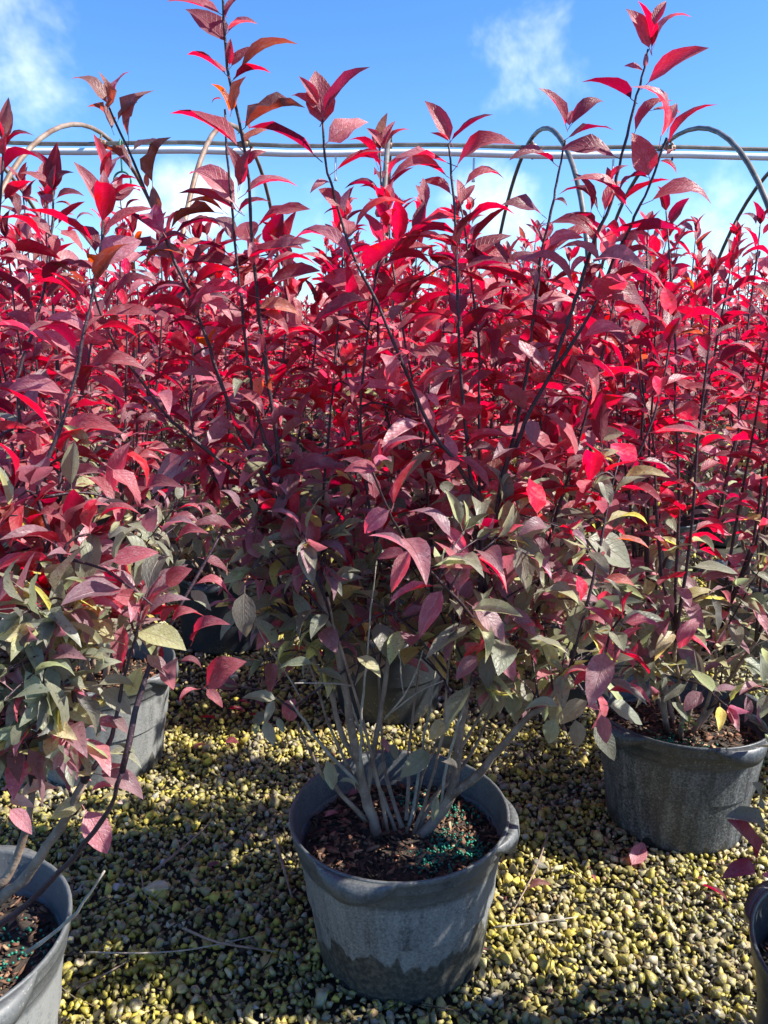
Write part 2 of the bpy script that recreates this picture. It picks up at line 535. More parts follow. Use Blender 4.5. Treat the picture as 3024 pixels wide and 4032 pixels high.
# ------------------------------------------------------------------ hoop house frame behind
def hoop_house():
    cy, hz, rr = 9.2, -0.1, 3.42
    root = empty('hoop_house_frame', (0, cy, 0), R(-0.3))
    tag(root, 'bare hoop greenhouse frame of rusty bent pipes rising behind the shrubs', 'greenhouse frame')
    for k, X in enumerate((-6.1, -4.60, -3.06, -1.54, 0.0, 1.54, 3.02, 4.56, 6.1)):
        pts = []
        for i in range(41):
            a = math.pi * i / 40
            rw = rr * (1 + 0.006 * math.sin(k * 2.1 + i * 0.5))
            pts.append(Vector((X + 0.03 * math.sin(i * 0.2 + k), -math.cos(a) * rw, hz + math.sin(a) * rw)))
        vs, fs = tube(pts, [0.023] * len(pts), 8)
        ob('hoop', mesh_from('hoop', vs, fs, M_RUST if k < 4 else M_DULL), root)
    def pipe(name, z, y, r, m, x0=-8.0, x1=8.0):
        pts = [Vector((x0 + (x1 - x0) * i / 30, y + 0.01 * math.sin(i), z + 0.012 * math.sin(i * 1.3))) for i in range(31)]
        vs, fs = tube(pts, [r] * 31, 10)
        return ob(name, mesh_from(name, vs, fs, m), root)
    pipe('ridge_pipe', 3.235, -0.02, 0.022, M_DULL)
    pipe('water_pipe', 3.14, -0.10, 0.036, M_WHITE)
    for X in (-3.06, -1.54, 0.0, 1.54, 3.02):
        vs, fs = tube([Vector((X, -0.10, 3.09)), Vector((X, -0.11, 3.16)), Vector((X, -0.06, 3.22)), Vector((X, -0.02, 3.32))], [0.012] * 4, 6)
        ob('pipe_hanger', mesh_from('pipe_hanger', vs, fs, M_DULL), root)
    # bolted clamps where the hoops cross the ridge pipe
    for X in (-4.60, -3.06, -1.54, 0.0, 1.54, 3.02, 4.56):
        vs, fs = tube([Vector((X - 0.05, -0.02, 3.235)), Vector((X - 0.035, -0.02, 3.235)), Vector((X + 0.035, -0.02, 3.235)), Vector((X + 0.05, -0.02, 3.235))], [0.026, 0.034, 0.034, 0.026], 8)
        tube([Vector((X, -0.09, 3.26)), Vector((X, 0.05, 3.26))], [0.012, 0.012], 6, vs, fs)
        ob('clamp', mesh_from('clamp', vs, fs, M_RUST), root)
    # sprinkler drops on the pipe
    for X in (-0.55, 0.92, 2.4):
        vs, fs = tube([Vector((X, -0.10, 3.10)), Vector((X, -0.10, 2.90)), Vector((X, -0.10, 2.86))], [0.012, 0.012, 0.022], 6)
        ob('sprinkler_drop', mesh_from('sprinkler_drop', vs, fs, M_WHITE), root)
    # hook with ring hanging on the pipe
    p = at(478, 590, 9.05)
    h = empty('hanging_hook', p)
    tag(h, 'small green ring hook hanging from the white overhead pipe', 'hook')
    vs, fs = tube(smooth_path([Vector((0, 0.05, 0.06)), Vector((0, -0.01, 0.10)), Vector((0, -0.05, 0.03)), Vector((0, -0.02, -0.10)), Vector((0, -0.02, -0.22))]), [0.010] * 13, 6)
    ob('shank', mesh_from('shank', vs, fs, M_HOOK), h)
    pts = [Vector((0.09 * math.cos(a), -0.02, -0.31 + 0.09 * math.sin(a))) for a in np.linspace(0, 2 * math.pi, 22)]
    vs, fs = tube(pts, [0.011] * 22, 6, cap=False)
    ob('ring', mesh_from('ring', vs, fs, M_HOOK), h)


hoop_house()


# ------------------------------------------------------------------ leaves
COLS = {'r': (0.285, 0.011, 0.027), 'd': (0.155, 0.011, 0.026), 'p': (0.37, 0.085, 0.105), 'b': (0.20, 0.062, 0.050),
        'o': (0.42, 0.065, 0.018), 'u': (0.215, 0.090, 0.108), 'g': (0.195, 0.205, 0.130), 'y': (0.36, 0.33, 0.125),
        'k': (0.115, 0.112, 0.078), 'w': (0.46, 0.27, 0.20)}


def leaf_geo(arch, fold, twist, wavy, width, ph=0.0, nu=6, cross=(-1, -0.5, 0, 0.5, 1), petiole=True, hook=0.0):
    vs, uv, fs = [], [], []
    rows = []
    for i in range(nu + 1):
        u = i / nu
        uu = u ** 0.92
        hw = width * (math.sin(math.pi * uu ** 0.82) ** 0.80 if 0 < u < 1 else 0.0) * (1.0 - 0.18 * u)
        cx = u
        cz = arch * 4 * u * (1 - u) * (1 + 0.25 * (u - 0.5)) + hook * max(0, u - 0.6) ** 2
        tw = twist * (u - 0.3)
        row = []
        if i in (0, nu):
            row.append(len(vs))
            vs.append(Vector((cx, 0, cz)))
            uv.append((u, 0.5))
        else:
            for v in cross:
                y = v * hw * math.cos(fold)
                z = abs(v) * hw * math.sin(fold) + wavy * hw * math.sin(u * 11 + ph + (1.7 if v > 0 else 0)) * abs(v) ** 1.5
                y, z = y * math.cos(tw) - z * math.sin(tw), y * math.sin(tw) + z * math.cos(tw)
                row.append(len(vs))
                vs.append(Vector((cx, y, cz + z)))
                uv.append((u, 0.5 + v * 0.5))
        rows.append(row)
    for a, b in zip(rows[:-1], rows[1:]):
        if len(a) == 1:
            for k in range(len(b) - 1):
                fs.append((a[0], b[k + 1], b[k])[::-1] if False else (a[0], b[k], b[k + 1])[::-1])
        elif len(b) == 1:
            for k in range(len(a) - 1):
                fs.append((a[k], b[0], a[k + 1])[:])
        else:
            for k in range(len(a) - 1):
                fs.append((a[k], b[k], b[k + 1], a[k + 1]))
    # make every face wind upward
    out = []
    for f in fs:
        nrm = (vs[f[1]] - vs[f[0]]).cross(vs[f[2]] - vs[f[0]])
        out.append(f if nrm.z >= 0 else tuple(reversed(f)))
    fs = out
    if petiole:
        b = len(vs)
        sl = arch * 2.2
        for (x, z, r) in ((-0.15, -0.02 - 0.15 * sl, 0.009), (0.02, 0.02 * sl, 0.008)):
            for k in range(3):
                an = 2 * math.pi * k / 3
                vs.append(Vector((x, r * math.cos(an), z + r * math.sin(an))))
                uv.append((0.0, 0.5))
        for k in range(3):
            fs.append((b + k, b + (k + 1) % 3, b + 3 + (k + 1) % 3, b + 3 + k))
    return vs, fs, uv


lr = random.Random(21)
LEAF_MESH, LEAF_KIND = [], {'arch': [], 'flat': [], 'hang': [], 'curl': [], 'broad': []}
SPEC = [('arch', 0.17, 0.55, 0.25, 0.06, 0.23), ('arch', 0.22, 0.60, -0.3, 0.05, 0.22), ('arch', 0.26, 0.45, 0.1, 0.08, 0.24), ('arch', 0.13, 0.65, -0.2, 0.06, 0.24),
        ('arch', 0.20, 0.40, 0.5, 0.10, 0.25), ('arch', 0.15, 0.50, -0.5, 0.08, 0.21),
        ('flat', 0.05, 0.50, 0.2, 0.08, 0.22), ('flat', 0.08, 0.62, -0.3, 0.06, 0.21), ('flat', 0.03, 0.40, 0.4, 0.10, 0.23), ('flat', 0.06, 0.35, -0.1, 0.06, 0.24),
        ('hang', 0.07, 0.28, 0.2, 0.06, 0.26), ('hang', 0.11, 0.20, -0.3, 0.08, 0.27), ('hang', 0.05, 0.35, 0.35, 0.10, 0.26), ('hang', 0.15, 0.30, 0.0, 0.06, 0.27),
        ('broad', 0.08, 0.18, 0.15, 0.07, 0.31), ('broad', 0.12, 0.25, -0.2, 0.08, 0.30), ('broad', 0.05, 0.30, 0.3, 0.05, 0.32),
        ('curl', 0.14, 0.85, 0.9, 0.38, 0.25), ('curl', 0.10, 0.95, -1.0, 0.34, 0.26), ('curl', 0.20, 0.70, 0.6, 0.42, 0.24)]
for kd in ('arch', 'arch', 'arch', 'arch', 'flat', 'flat', 'hang', 'hang', 'broad', 'arch', 'flat', 'hang'):
    SPEC.append((kd, lr.uniform(0.04, 0.24) if kd == 'arch' else lr.uniform(0.02, 0.12), lr.uniform(0.2, 0.75), lr.uniform(-0.7, 0.7), lr.uniform(0.05, 0.22), lr.uniform(0.19, 0.27)))
for i, (kd, ar, fo, tw, wv, wd) in enumerate(SPEC):
    v, f, uv = leaf_geo(ar, fo, tw, wv, wd, lr.uniform(0, 6), hook=lr.uniform(-0.5, 0.1))
    LEAF_KIND[kd].append(len(LEAF_MESH))
    LEAF_MESH.append(mesh_from('leaf', v, f, M_LEAF, True, uv))
# versions for the leaf masses: fine ones for near shrubs, cheap ones further off
MASS, MASS_FINE = [], []
for fine, (kd, ar, fo, tw, wv, wd) in [(0, q) for q in SPEC[:16]] + [(1, q) for q in SPEC]:
    v, f, uv = leaf_geo(ar, fo, tw, wv, wd, lr.uniform(0, 6), petiole=bool(fine)) if fine else leaf_geo(ar, fo, tw, wv, wd, lr.uniform(0, 6), nu=4, cross=(-1, 0, 1), petiole=False)
    fl = []
    for q in f:
        fl += [(q[0], q[1], q[2])] + ([(q[0], q[2], q[3])] if len(q) == 4 else [])
    (MASS_FINE if fine else MASS).append((np.array([p[:] for p in v], np.float32), np.array(fl, np.int32), np.array(uv, np.float32)))


def leaf_matrix(base, tip, nref, wscale=1.0, roll=0.0):
    c = tip - base
    L = c.length
    x = c / L
    n = nref - x * nref.dot(x)
    n = n.normalized() if n.length > 1e-4 else x.orthogonal().normalized()
    if roll:
        n = Quaternion(x, roll) @ n
    y = n.cross(x)
    m = Matrix(((x.x * L, y.x * L * wscale, n.x * L, base.x), (x.y * L, y.y * L * wscale, n.y * L, base.y),
                (x.z * L, y.z * L * wscale, n.z * L, base.z), (0, 0, 0, 1)))
    return m


def jitter(c, r, s=0.16):
    k = r.uniform(1 - s, 1 + s * 1.3)
    return tuple(max(0.003, q * k * r.uniform(0.92, 1.08)) for q in c)


def pick_colour(z, r, greenness=0.0, zred=0.98):
    """Leaf colour by height: red new growth above, grey-green and bronze older leaves below."""
    t = (zred - z) / 0.38 + greenness + r.gauss(0, 0.22)
    if t < 0.0:
        k = r.choices('rdpbou', (0.45, 0.26, 0.20, 0.035, 0.008, 0.05))[0]
    elif t < 0.35:
        k = r.choices('rdpugb', (0.27, 0.24, 0.20, 0.22, 0.05, 0.02))[0]
    elif t < 0.7:
        k = r.choices('rpugyk', (0.10, 0.15, 0.33, 0.28, 0.05, 0.09))[0]
    else:
        k = r.choices('pugyk', (0.05, 0.24, 0.48, 0.09, 0.14))[0]
    return jitter(COLS[k], r)


# ------------------------------------------------------------------ pots
POT_H = 0.300


def lathe(profile, n=56):
    vs, fs = [], []
    for (r, z) in profile:
        for k in range(n):
            a = 2 * math.pi * k / n
            vs.append((r * math.cos(a), r * math.sin(a), z))
    for i in range(len(profile) - 1):
        for k in range(n):
            a, b = i * n + k, i * n + (k + 1) % n
            fs.append((a, b, b + n, a + n))
    return vs, fs


def pot_meshes():
    H = POT_H
    body = [(0.145, 0.004), (0.160, 0.0), (0.1645, 0.006), (0.1655, 0.012), (0.171, 0.06), (0.178, 0.12), (0.1855, 0.18), (0.1950, H - 0.062),
            (0.1985, H - 0.060), (0.2000, H - 0.056), (0.2008, H - 0.0365), (0.2042, H - 0.0345), (0.2046, H - 0.026)]
    inner = [(0.2000, H - 0.026), (0.1985, H - 0.06), (0.1930, 0.17), (0.190, 0.15)]
    vs, fs = lathe(body)
    # slightly uneven, handled wall
    out = []
    for v in vs:
        a = math.atan2(v[1], v[0])
        k = 1 + 0.006 * math.sin(2 * a + 1) + 0.003 * math.sin(5 * a + v[2] * 30)
        out.append((v[0] * k, v[1] * k, v[2]))
    bodym = mesh_from('pot_body', out, fs, M_POT)
    rim = [(0.2030, H - 0.0300), (0.2072, H - 0.0296), (0.2080, H - 0.0275), (0.2082, H - 0.0130), (0.2090, H - 0.0120), (0.2108, H - 0.0112), (0.2116, H - 0.0095), (0.2118, H - 0.0025),
           (0.2108, H - 0.0004), (0.2085, H), (0.2062, H - 0.0010), (0.2045, H - 0.004), (0.2030, H - 0.020), (0.2005, H - 0.024), (0.1990, H - 0.045),
           (0.1965, H - 0.048), (0.1950, H - 0.075), (0.1870, 0.17), (0.1850, 0.14)]
    vs, fs = lathe(rim)
    rimm = mesh_from('pot_rim', vs, fs, M_POT)
    # hand grip: a lug that swells out of the rim and hangs below it
    vs, fs = [], []
    n = 21
    for i in range(n):
        t = -1 + 2 * i / (n - 1)
        a = t * 0.40
        s = max(0.0, 1 - t * t) ** 1.15
        ro, drop = 0.2105 + 0.018 * s, 0.010 + 0.034 * s
        for (r, z) in ((0.2105, H - 0.003), (ro, H - 0.0015 - 0.003 * s), (ro + 0.002 * s, H - drop * 0.6), (ro - 0.001 * s, H - drop), (ro - 0.004 - 0.003 * s, H - drop - 0.0015), (0.2040, H - drop * 0.8)):
            vs.append((r * math.cos(a), r * math.sin(a), z))
    for i in range(n - 1):
        for k in range(6):
            a, b = i * 6 + k, i * 6 + (k + 1) % 6
            fs.append((a, b, b + 6, a + 6))
    fs += [tuple(range(6)), tuple(range((n - 1) * 6 + 5, (n - 1) * 6 - 1, -1))]
    grip = mesh_from('hand_grip', vs, fs, M_POT)
    # drainage hole: a near-black plate at the foot, the hole's shade put into its colour
    M_HOLE = plain_material('drain_hole_shade', (0.008, 0.008, 0.008), (0.012, 0.012, 0.012), 20.0, 0.9)
    vs, fs = [], []
    n = 12
    for i in range(n):
        a = math.pi * i / (n - 1)
        th, z = 0.085 * math.cos(a), 0.003 + 0.022 * math.sin(a)
        r = 0.1655 + z * 0.1 + 0.0012
        vs.append((r * math.cos(th), r * math.sin(th), z))
    for i in range(n):
        x, y, z = vs[i]
        vs.append((x * 0.97, y * 0.97, z))
    fs = [tuple(range(n))] + [(i, i + n, (i + 1) % n + n, (i + 1) % n) for i in range(n)]
    hole = mesh_from('drain_hole', vs, fs, M_HOLE, False)
    # soil surface
    vs, fs = [], []
    rings, seg = 10, 40
    sr = random.Random(4)
    vs.append((0, 0, 0.245))
    for i in range(1, rings + 1):
        for k in range(seg):
            a = 2 * math.pi * k / seg
            r = 0.1905 * i / rings
            z = 0.242 - 0.012 * (i / rings) ** 2 + 0.007 * noise.noise(Vector((r * math.cos(a) * 28, r * math.sin(a) * 28, 0)))
            vs.append((r * math.cos(a), r * math.sin(a), z))
    for k in range(seg):
        fs.append((0, 1 + k, 1 + (k + 1) % seg))
    for i in range(rings - 1):
        for k in range(seg):
            a, b = 1 + i * seg + k, 1 + i * seg + (k + 1) % seg
            fs.append((a, a + seg, b + seg, b))
    soil = mesh_from('soil', vs, fs, M_SOIL)
    return bodym, rimm, grip, hole, soil


POT_BODY, POT_RIM, POT_GRIP, POT_HOLE, SOIL = pot_meshes()


def soil_z(x, y):
    r = math.hypot(x, y)
    return 0.242 - 0.012 * (r / 0.194) ** 2


def chips_mesh(seed, n, warm=1.0):
    rs = np.random.RandomState(seed)
    r = random.Random(seed)
    protos = [stone_proto(r, 8, False) for _ in range(8)]
    a = rs.uniform(0, 2 * math.pi, n)
    rad = 0.186 * np.sqrt(rs.uniform(0, 1, n))
    x, y = rad * np.cos(a), rad * np.sin(a)
    z = 0.243 - 0.012 * (rad / 0.194) ** 2 + rs.uniform(-0.002, 0.007, n)
    L = 0.0085 * np.exp(rs.normal(0, 0.45, n)).clip(0.3, 2.4)
    sc = np.stack([L, L * rs.uniform(0.3, 0.6, n), L * rs.uniform(0.12, 0.28, n)], 1)
    base = np.array([[0.15, 0.075, 0.045], [0.085, 0.045, 0.030], [0.24, 0.14, 0.085], [0.030, 0.022, 0.016], [0.30, 0.20, 0.12], [0.20, 0.085, 0.050]])
    t = base[rs.choice(6, n, p=[0.25, 0.22, 0.14, 0.24, 0.05, 0.10])] * rs.uniform(0.9, 1.8, (n, 1)) * warm
    # mostly lying flat
    Mx = np.zeros((n, 4, 4), np.float32)
    for i in range(n):
        e = Matrix.LocRotScale(Vector((x[i], y[i], z[i])), (Matrix.Rotation(r.gauss(0, 0.35), 3, 'X') @ Matrix.Rotation(r.gauss(0, 0.3), 3, 'Y')).to_quaternion() if False else
                               (Matrix.Rotation(r.uniform(0, 6.28), 3, 'Z') @ Matrix.Rotation(r.gauss(0, 0.4), 3, 'X') @ Matrix.Rotation(r.gauss(0, 0.35), 3, 'Y')).to_quaternion(), Vector(sc[i]))
        Mx[i] = np.array(e)
    return bulk_mesh('bark_chips', protos, Mx, rs.randint(0, 8, n), t, M_CHIP)


def pellets_mesh(seed, n, spots):
    rs = np.random.RandomState(seed)
    bm = bmesh.new()
    bmesh.ops.create_icosphere(bm, subdivisions=1, radius=1.0)
    bm.verts.index_update()
    pv = np.array([q.co[:] for q in bm.verts], np.float32)
    pf = np.array([[q.index for q in f.verts] for f in bm.faces], np.int32)
    bm.free()
    P = []
    while len(P) < n:
        cx, cy, s = spots[rs.randint(len(spots))]
        x, y = rs.normal(cx, s), rs.normal(cy, s)
        if math.hypot(x, y) < 0.185:
            P.append((x, y, soil_z(x, y) + rs.uniform(0.003, 0.010)))
    P = np.array(P)
    sc = np.repeat(rs.uniform(0.0020, 0.0029, (n, 1)), 3, 1)
    return bulk_mesh('fertilizer_pellets', [(pv, pf)], rand_mats(rs, P, sc), np.zeros(n, int), np.ones((n, 3)), M_PELLET, True)


CHIPS = [chips_mesh(31, 1500), chips_mesh(32, 1100)]
CHIPS_FAR = chips_mesh(33, 260)


def make_pot(root, rz, stain, dust, chips, grips=(0.0, 1.65, 3.14, 4.8), tilt=0.0, sub=True):
    col = (stain, dust, 0.0, 1.0)  # the dust value also carries the shade of pots further back
    pot = ob('pot', POT_BODY, root)
    pot.rotation_euler = (0, tilt, rz)
    pot.color = col
    rim = ob('rim', POT_RIM, pot)
    rim.color = col
    if sub:
        for g in grips:
            h = ob('hand_grip', POT_GRIP, pot)
            h.rotation_euler = (0, 0, g)
            h.color = col
        for g in (0.5, 2.07, 3.64, 5.21):
            h = ob('drain_hole', POT_HOLE, pot)
            h.rotation_euler = (0, 0, g)
    s = ob('soil', SOIL, root)
    s.rotation_euler = (0, tilt, rz)
    c = ob('bark_chips', chips, s, kind='stuff')
    return pot, s


# ------------------------------------------------------------------ shrubs
class Plant:
    """Collects the stems and leaves of one shrub in coordinates of its own base."""
    def __init__(s, root, seed):
        s.root = root
        s.r = random.Random(seed)
        s.leaves = []     # (matrix, proto, colour, weight)
        s.stems = []      # (name, pts, rads, material)

    def stem(s, name, pts, r0, r1, mat, wob=0.0, sub=3):
        p = smooth_path(pts, sub)
        n = len(p)
        if wob:
            p = [q + Vector((s.r.gauss(0, wob), s.r.gauss(0, wob), 0)) if 0 < i < n - 1 else q for i, q in enumerate(p)]
        rads = [(r0 + (r1 - r0) * (i / (n - 1)) ** 0.8) * (1 + s.r.uniform(-0.10, 0.13)) for i in range(n)]
        s.stems.append((name, p, rads, mat))
        return p

    def leaf(s, base, tip, nref, kind, col, wscale=1.0, roll=0.0):
        proto = s.r.choice(LEAF_KIND[kind])
        s.leaves.append((leaf_matrix(base, tip, nref, wscale, roll), proto, col))

    def leafy(s, pts, z_from, z_to, step, size, greenness=0.0, zred=0.98, ok=None, tip=True):
        """Leaves spiralling up a shoot."""
        r = s.r
        acc, ang = 0.0, r.uniform(0, 6.28)
        total = sum((b - a).length for a, b in zip(pts[:-1], pts[1:]))
        run = 0.0
        nxt = r.uniform(0.3, 1.0) * step
        for a, b in zip(pts[:-1], pts[1:]):
            d = (b - a)
            L = d.length
            if L < 1e-6:
                continue
            d = d / L
            while run + L > nxt:
                p = a + d * (nxt - run)
                frac = nxt / total
                nxt += step * r.uniform(0.75, 1.25)
                ang += 2.4 + r.gauss(0, 0.3)
                if not (z_from < p.z < z_to) or (ok and not ok(p)):
                    continue
                x = d.orthogonal().normalized()
                out = (x * math.cos(ang) + d.cross(x) * math.sin(ang))
                top = max(0.0, (frac - 0.72) / 0.28)
                el = (0.35 + 0.75 * top + r.gauss(0, 0.22)) if p.z > 0.72 else r.gauss(-0.25, 0.35)
                dr = (out + Vector((0, 0, 1)) * el).normalized()
                sz = size * r.uniform(0.72, 1.15) * (1 - 0.38 * top * top)
                base = p + dr * 0.013
                if p.z > 0.72:
                    kind = r.choices(('arch', 'flat', 'broad', 'curl'), (0.66, 0.18, 0.11, 0.05))[0]
                else:
                    kind = r.choices(('hang', 'arch', 'broad', 'curl'), (0.5, 0.2, 0.26, 0.04))[0]
                droop = Vector((0, 0, -0.25 if kind == 'arch' else -0.05))
                tipp = base + (dr + droop).normalized() * sz
                s.leaf(base, tipp, Vector((0, 0, 1)) + out * 0.25, kind, pick_colour(p.z, r, greenness, zred), r.uniform(0.88, 1.12), r.gauss(0, 0.35))
            run += L
        if tip:
            p = pts[-1]
            d = (pts[-1] - pts[-3]).normalized() if len(pts) > 3 else Vector((0, 0, 1))
            if not ok or ok(p):
                for k in range(4):
                    a = k * 2.2 + r.uniform(0, 1)
                    x = d.orthogonal().normalized()
                    out = x * math.cos(a) + d.cross(x) * math.sin(a)
                    dr = (d + out * r.uniform(0.25, 0.7)).normalized()
                    s.leaf(p, p + dr * size * r.uniform(0.45, 0.8), -out + Vector((0, 0, 0.2)), 'flat', pick_colour(p.z, r, greenness, zred))

    def build(s, joined, limit=296):
        """Stems and leaves as parts; joined: as two masses for shrubs further off."""
        if not joined:
            for (nm, p, rd, mt) in s.stems:
                vs, fs = tube(p, rd, 7 if rd[0] > 0.004 else 5)
                ob(nm, mesh_from(nm, vs, fs, mt), s.root)
            lv = s.leaves
            for (m, k, c) in lv[:limit]:
                o = bpy.data.objects.new('leaf', LEAF_MESH[k])
                C.objects.link(o)
                o.parent = s.root
                o.matrix_local = m
                o.color = (c[0], c[1], c[2], 1.0)
            rest = lv[limit:]
            if rest:
                ob('foliage', s.mass(rest, 'foliage', MASS_FINE), s.root, kind='stuff')
        else:
            ob('branches', s.stem_mass(), s.root, kind='stuff')
            ob('foliage', s.mass(s.leaves, 'foliage'), s.root, kind='stuff')

    def stem_mass(s):
        vs, fs, fm = [], [], []
        mats = [M_BARK, M_SHOOT, M_TWIG]
        for (nm, p, rd, mt) in s.stems:
            n0 = len(fs)
            tube(p[::2] + ([p[-1]] if len(p) % 2 == 0 else []), rd[::2] + ([rd[-1]] if len(p) % 2 == 0 else []), 5, vs, fs, False)
            fm += [mats.index(mt)] * (len(fs) - n0)
        return mesh_from('branches', vs, fs, mats, True, fmat=fm)

    def mass(s, leaves, name, MASS=MASS):
        V, F, U, Tn = [], [], [], []
        b = 0
        for (m, k, c) in leaves:
            pv, pf, pu = MASS[k % len(MASS)]
            M4 = np.array(m, dtype=np.float32)
            v = pv @ M4[:3, :3].T + M4[:3, 3]
            V.append(v); F.append(pf + b); U.append(pu); Tn.append(np.tile(np.array([c[0], c[1], c[2], 1.0], np.float32), (len(pv), 1)))
            b += len(pv)
        V, F, U, Tn = np.concatenate(V), np.concatenate(F), np.concatenate(U), np.concatenate(Tn)
        return mesh_from(name, V.tolist(), F.tolist(), M_LEAF_MASS, True, U, Tn)


def fill(pl, u0, u1, v0, v1, y0, y1, n, greenness, size=0.08, zmin=0.4):
    """Extra leafy twigs: each springs from the nearest wood below the wanted spot."""
    wood = [q for (nm, p, rd, mt) in pl.stems if nm in ('stem', 'branch') for q in p]
    off = pl.root.location
    r = pl.r
    for k in range(n):
        e = at(r.uniform(u0, u1), r.uniform(v0, v1), r.uniform(y0, y1)) - off
        if e.z < zmin:
            continue
        s0 = min((q for q in wood if q.z < e.z + 0.03), key=lambda q: (q - e).length, default=None)
        if s0 is None or (s0 - e).length > 0.36:
            continue
        tw = pl.stem('twig', [s0, s0 * 0.6 + e * 0.4 + Vector((0, 0, 0.012)), e], 0.0024, 0.0011, M_SHOOT, 0.001)
        pl.leafy(tw, zmin, 9, 0.022, size, greenness, 0.98)


def grow(pl, H, nst, spread, size=0.085, greenness=0.0, zred=0.98, dens=1.0, ok=None, lean=(0, 0)):
    """A several-stemmed shrub growing out of its pot."""
    r = pl.r
    a0 = r.uniform(0, 6.28)
    for i in range(nst):
        az = a0 + 6.283 * i / nst + r.gauss(0, 0.25)
        o = Vector((math.cos(az), math.sin(az), 0))
        ln = r.uniform(0.35, 1.0) * spread
        b = Vector((o.x * r.uniform(0.01, 0.04), o.y * r.uniform(0.01, 0.04), 0.215))
        zf = r.uniform(0.48, 0.72)
        mid = b + o * ln * 0.42 + Vector((lean[0] * 0.3, lean[1] * 0.3, (zf - 0.215) * 0.5))
        fork = b + o * ln * 0.70 + Vector((lean[0] * 0.5, lean[1] * 0.5, zf - 0.215)) + Vector((r.gauss(0, 0.02), r.gauss(0, 0.02), 0))
        p = pl.stem('stem', [b, mid, fork], r.uniform(0.0058, 0.0095), 0.004, M_BARK, 0.0025)
        for k in range(r.choice((2, 3, 3, 3))):
            az2 = az + r.gauss(0, 0.9)
            o2 = Vector((math.cos(az2), math.sin(az2), 0))
            h = H * r.uniform(0.80, 1.0) if k else H * r.uniform(0.90, 1.03)
            q1 = fork + o2 * r.uniform(0.02, 0.07) + Vector((0, 0, (h - zf) * 0.35))
            q2 = q1 + o2 * r.uniform(0.0, 0.07) + Vector((lean[0] * 0.3, lean[1] * 0.3, (h - zf) * 0.35))
            q3 = q2 + o2 * r.uniform(-0.02, 0.05) + Vector((0, 0, (h - zf) * 0.30))
            pp = pl.stem('branch', [fork, q1, q2, q3], 0.0042, 0.0017, M_SHOOT, 0.002)
            pl.leafy(pp, 0.42, 9, 0.026 / dens, size, greenness, zred, ok)
        # short leafy side twigs low down
        for k in range(r.choice((4, 4, 5))):
            f = r.uniform(0.40, 1.0)
            s0 = p[int(f * (len(p) - 1))]
            az3 = az + r.gauss(0, 1.0)
            o3 = Vector((math.cos(az3), math.sin(az3), 0))
            L = r.uniform(0.09, 0.24)
            e = s0 + o3 * L + Vector((0, 0, r.uniform(0.02, 0.26)))
            tw = pl.stem('twig', [s0, (s0 + e) / 2 + Vector((0, 0, 0.015)), e], 0.0026, 0.0012, M_SHOOT if r.random() < 0.6 else M_TWIG, 0.001)
            pl.leafy(tw, 0.40, 9, 0.026 / dens, size * 0.88, greenness + 0.15, zred, ok)


# ---- traced shoots of the two front shrubs: lines of (u, v) seen from the camera, with their distance at both ends
YS = 1.073


def tr(root, pts, y0, y1):
    y0, y1 = y0 * YS, y1 * YS
    n = len(pts)
    off = root.location
    return [at(u, v, y0 + (y1 - y0) * i / (n - 1)) - off for i, (u, v) in enumerate(pts)]


def crop(x0, y0, s, txt):
    """'bx,by,tx,ty,c[kind] ...' in a magnified view -> (base uv, tip uv, colour, kind)."""
    out = []
    for tok in txt.split():
        a = tok.split(',')
        bx, by, tx, ty = (float(q) for q in a[:4])
        out.append(((x0 + bx / s, y0 + by / s), (x0 + tx / s, y0 + ty / s), a[4][0], a[4][1:]))
    return out


KINDMAP = {'': 'arch', 'f': 'flat', 'h': 'hang', 'c': 'curl', 'w': 'broad'}


def hand_leaves(pl, lst, ydef, yvar=0.05, paths=(), tilt=0.35):
    r = pl.r
    off = pl.root.location
    for (b, t, c, k) in lst:
        y = ydef + r.gauss(0, yvar)
        best = 1e9
        for (uv, y0, y1) in paths:
            n = len(uv)
            for i in range(n - 1):
                for q in (0.0, 0.25, 0.5, 0.75, 1.0):
                    pu, pv = uv[i][0] + (uv[i + 1][0] - uv[i][0]) * q, uv[i][1] + (uv[i + 1][1] - uv[i][1]) * q
                    dd = math.hypot(pu - b[0], pv - b[1])
                    if dd < best:
                        best = dd
                        yb = y0 + (y1 - y0) * (i + q) / (n - 1)
        if best < 90:
            y = yb
        y *= YS
        base = at(b[0], b[1], y) - off
        tip0 = at(t[0], t[1], y) - off
        L = (tip0 - base).length
        tip = at(t[0], t[1], y + L * r.uniform(-0.55, 0.45) * (1 if k not in ('h', 'w') else 0.7)) - off
        to_cam = (CAM - (base + off)).normalized()
        kind = KINDMAP[k]
        bb = r.uniform(0.05, 0.95) if kind in ('arch', 'flat', 'curl') else r.uniform(0.7, 1.5)
        pl.leaf(base, tip, Vector((0, 0, 1)) + to_cam * bb, kind, jitter(COLS[c], r, 0.14), r.uniform(0.98, 1.20), r.gauss(0, 0.15))


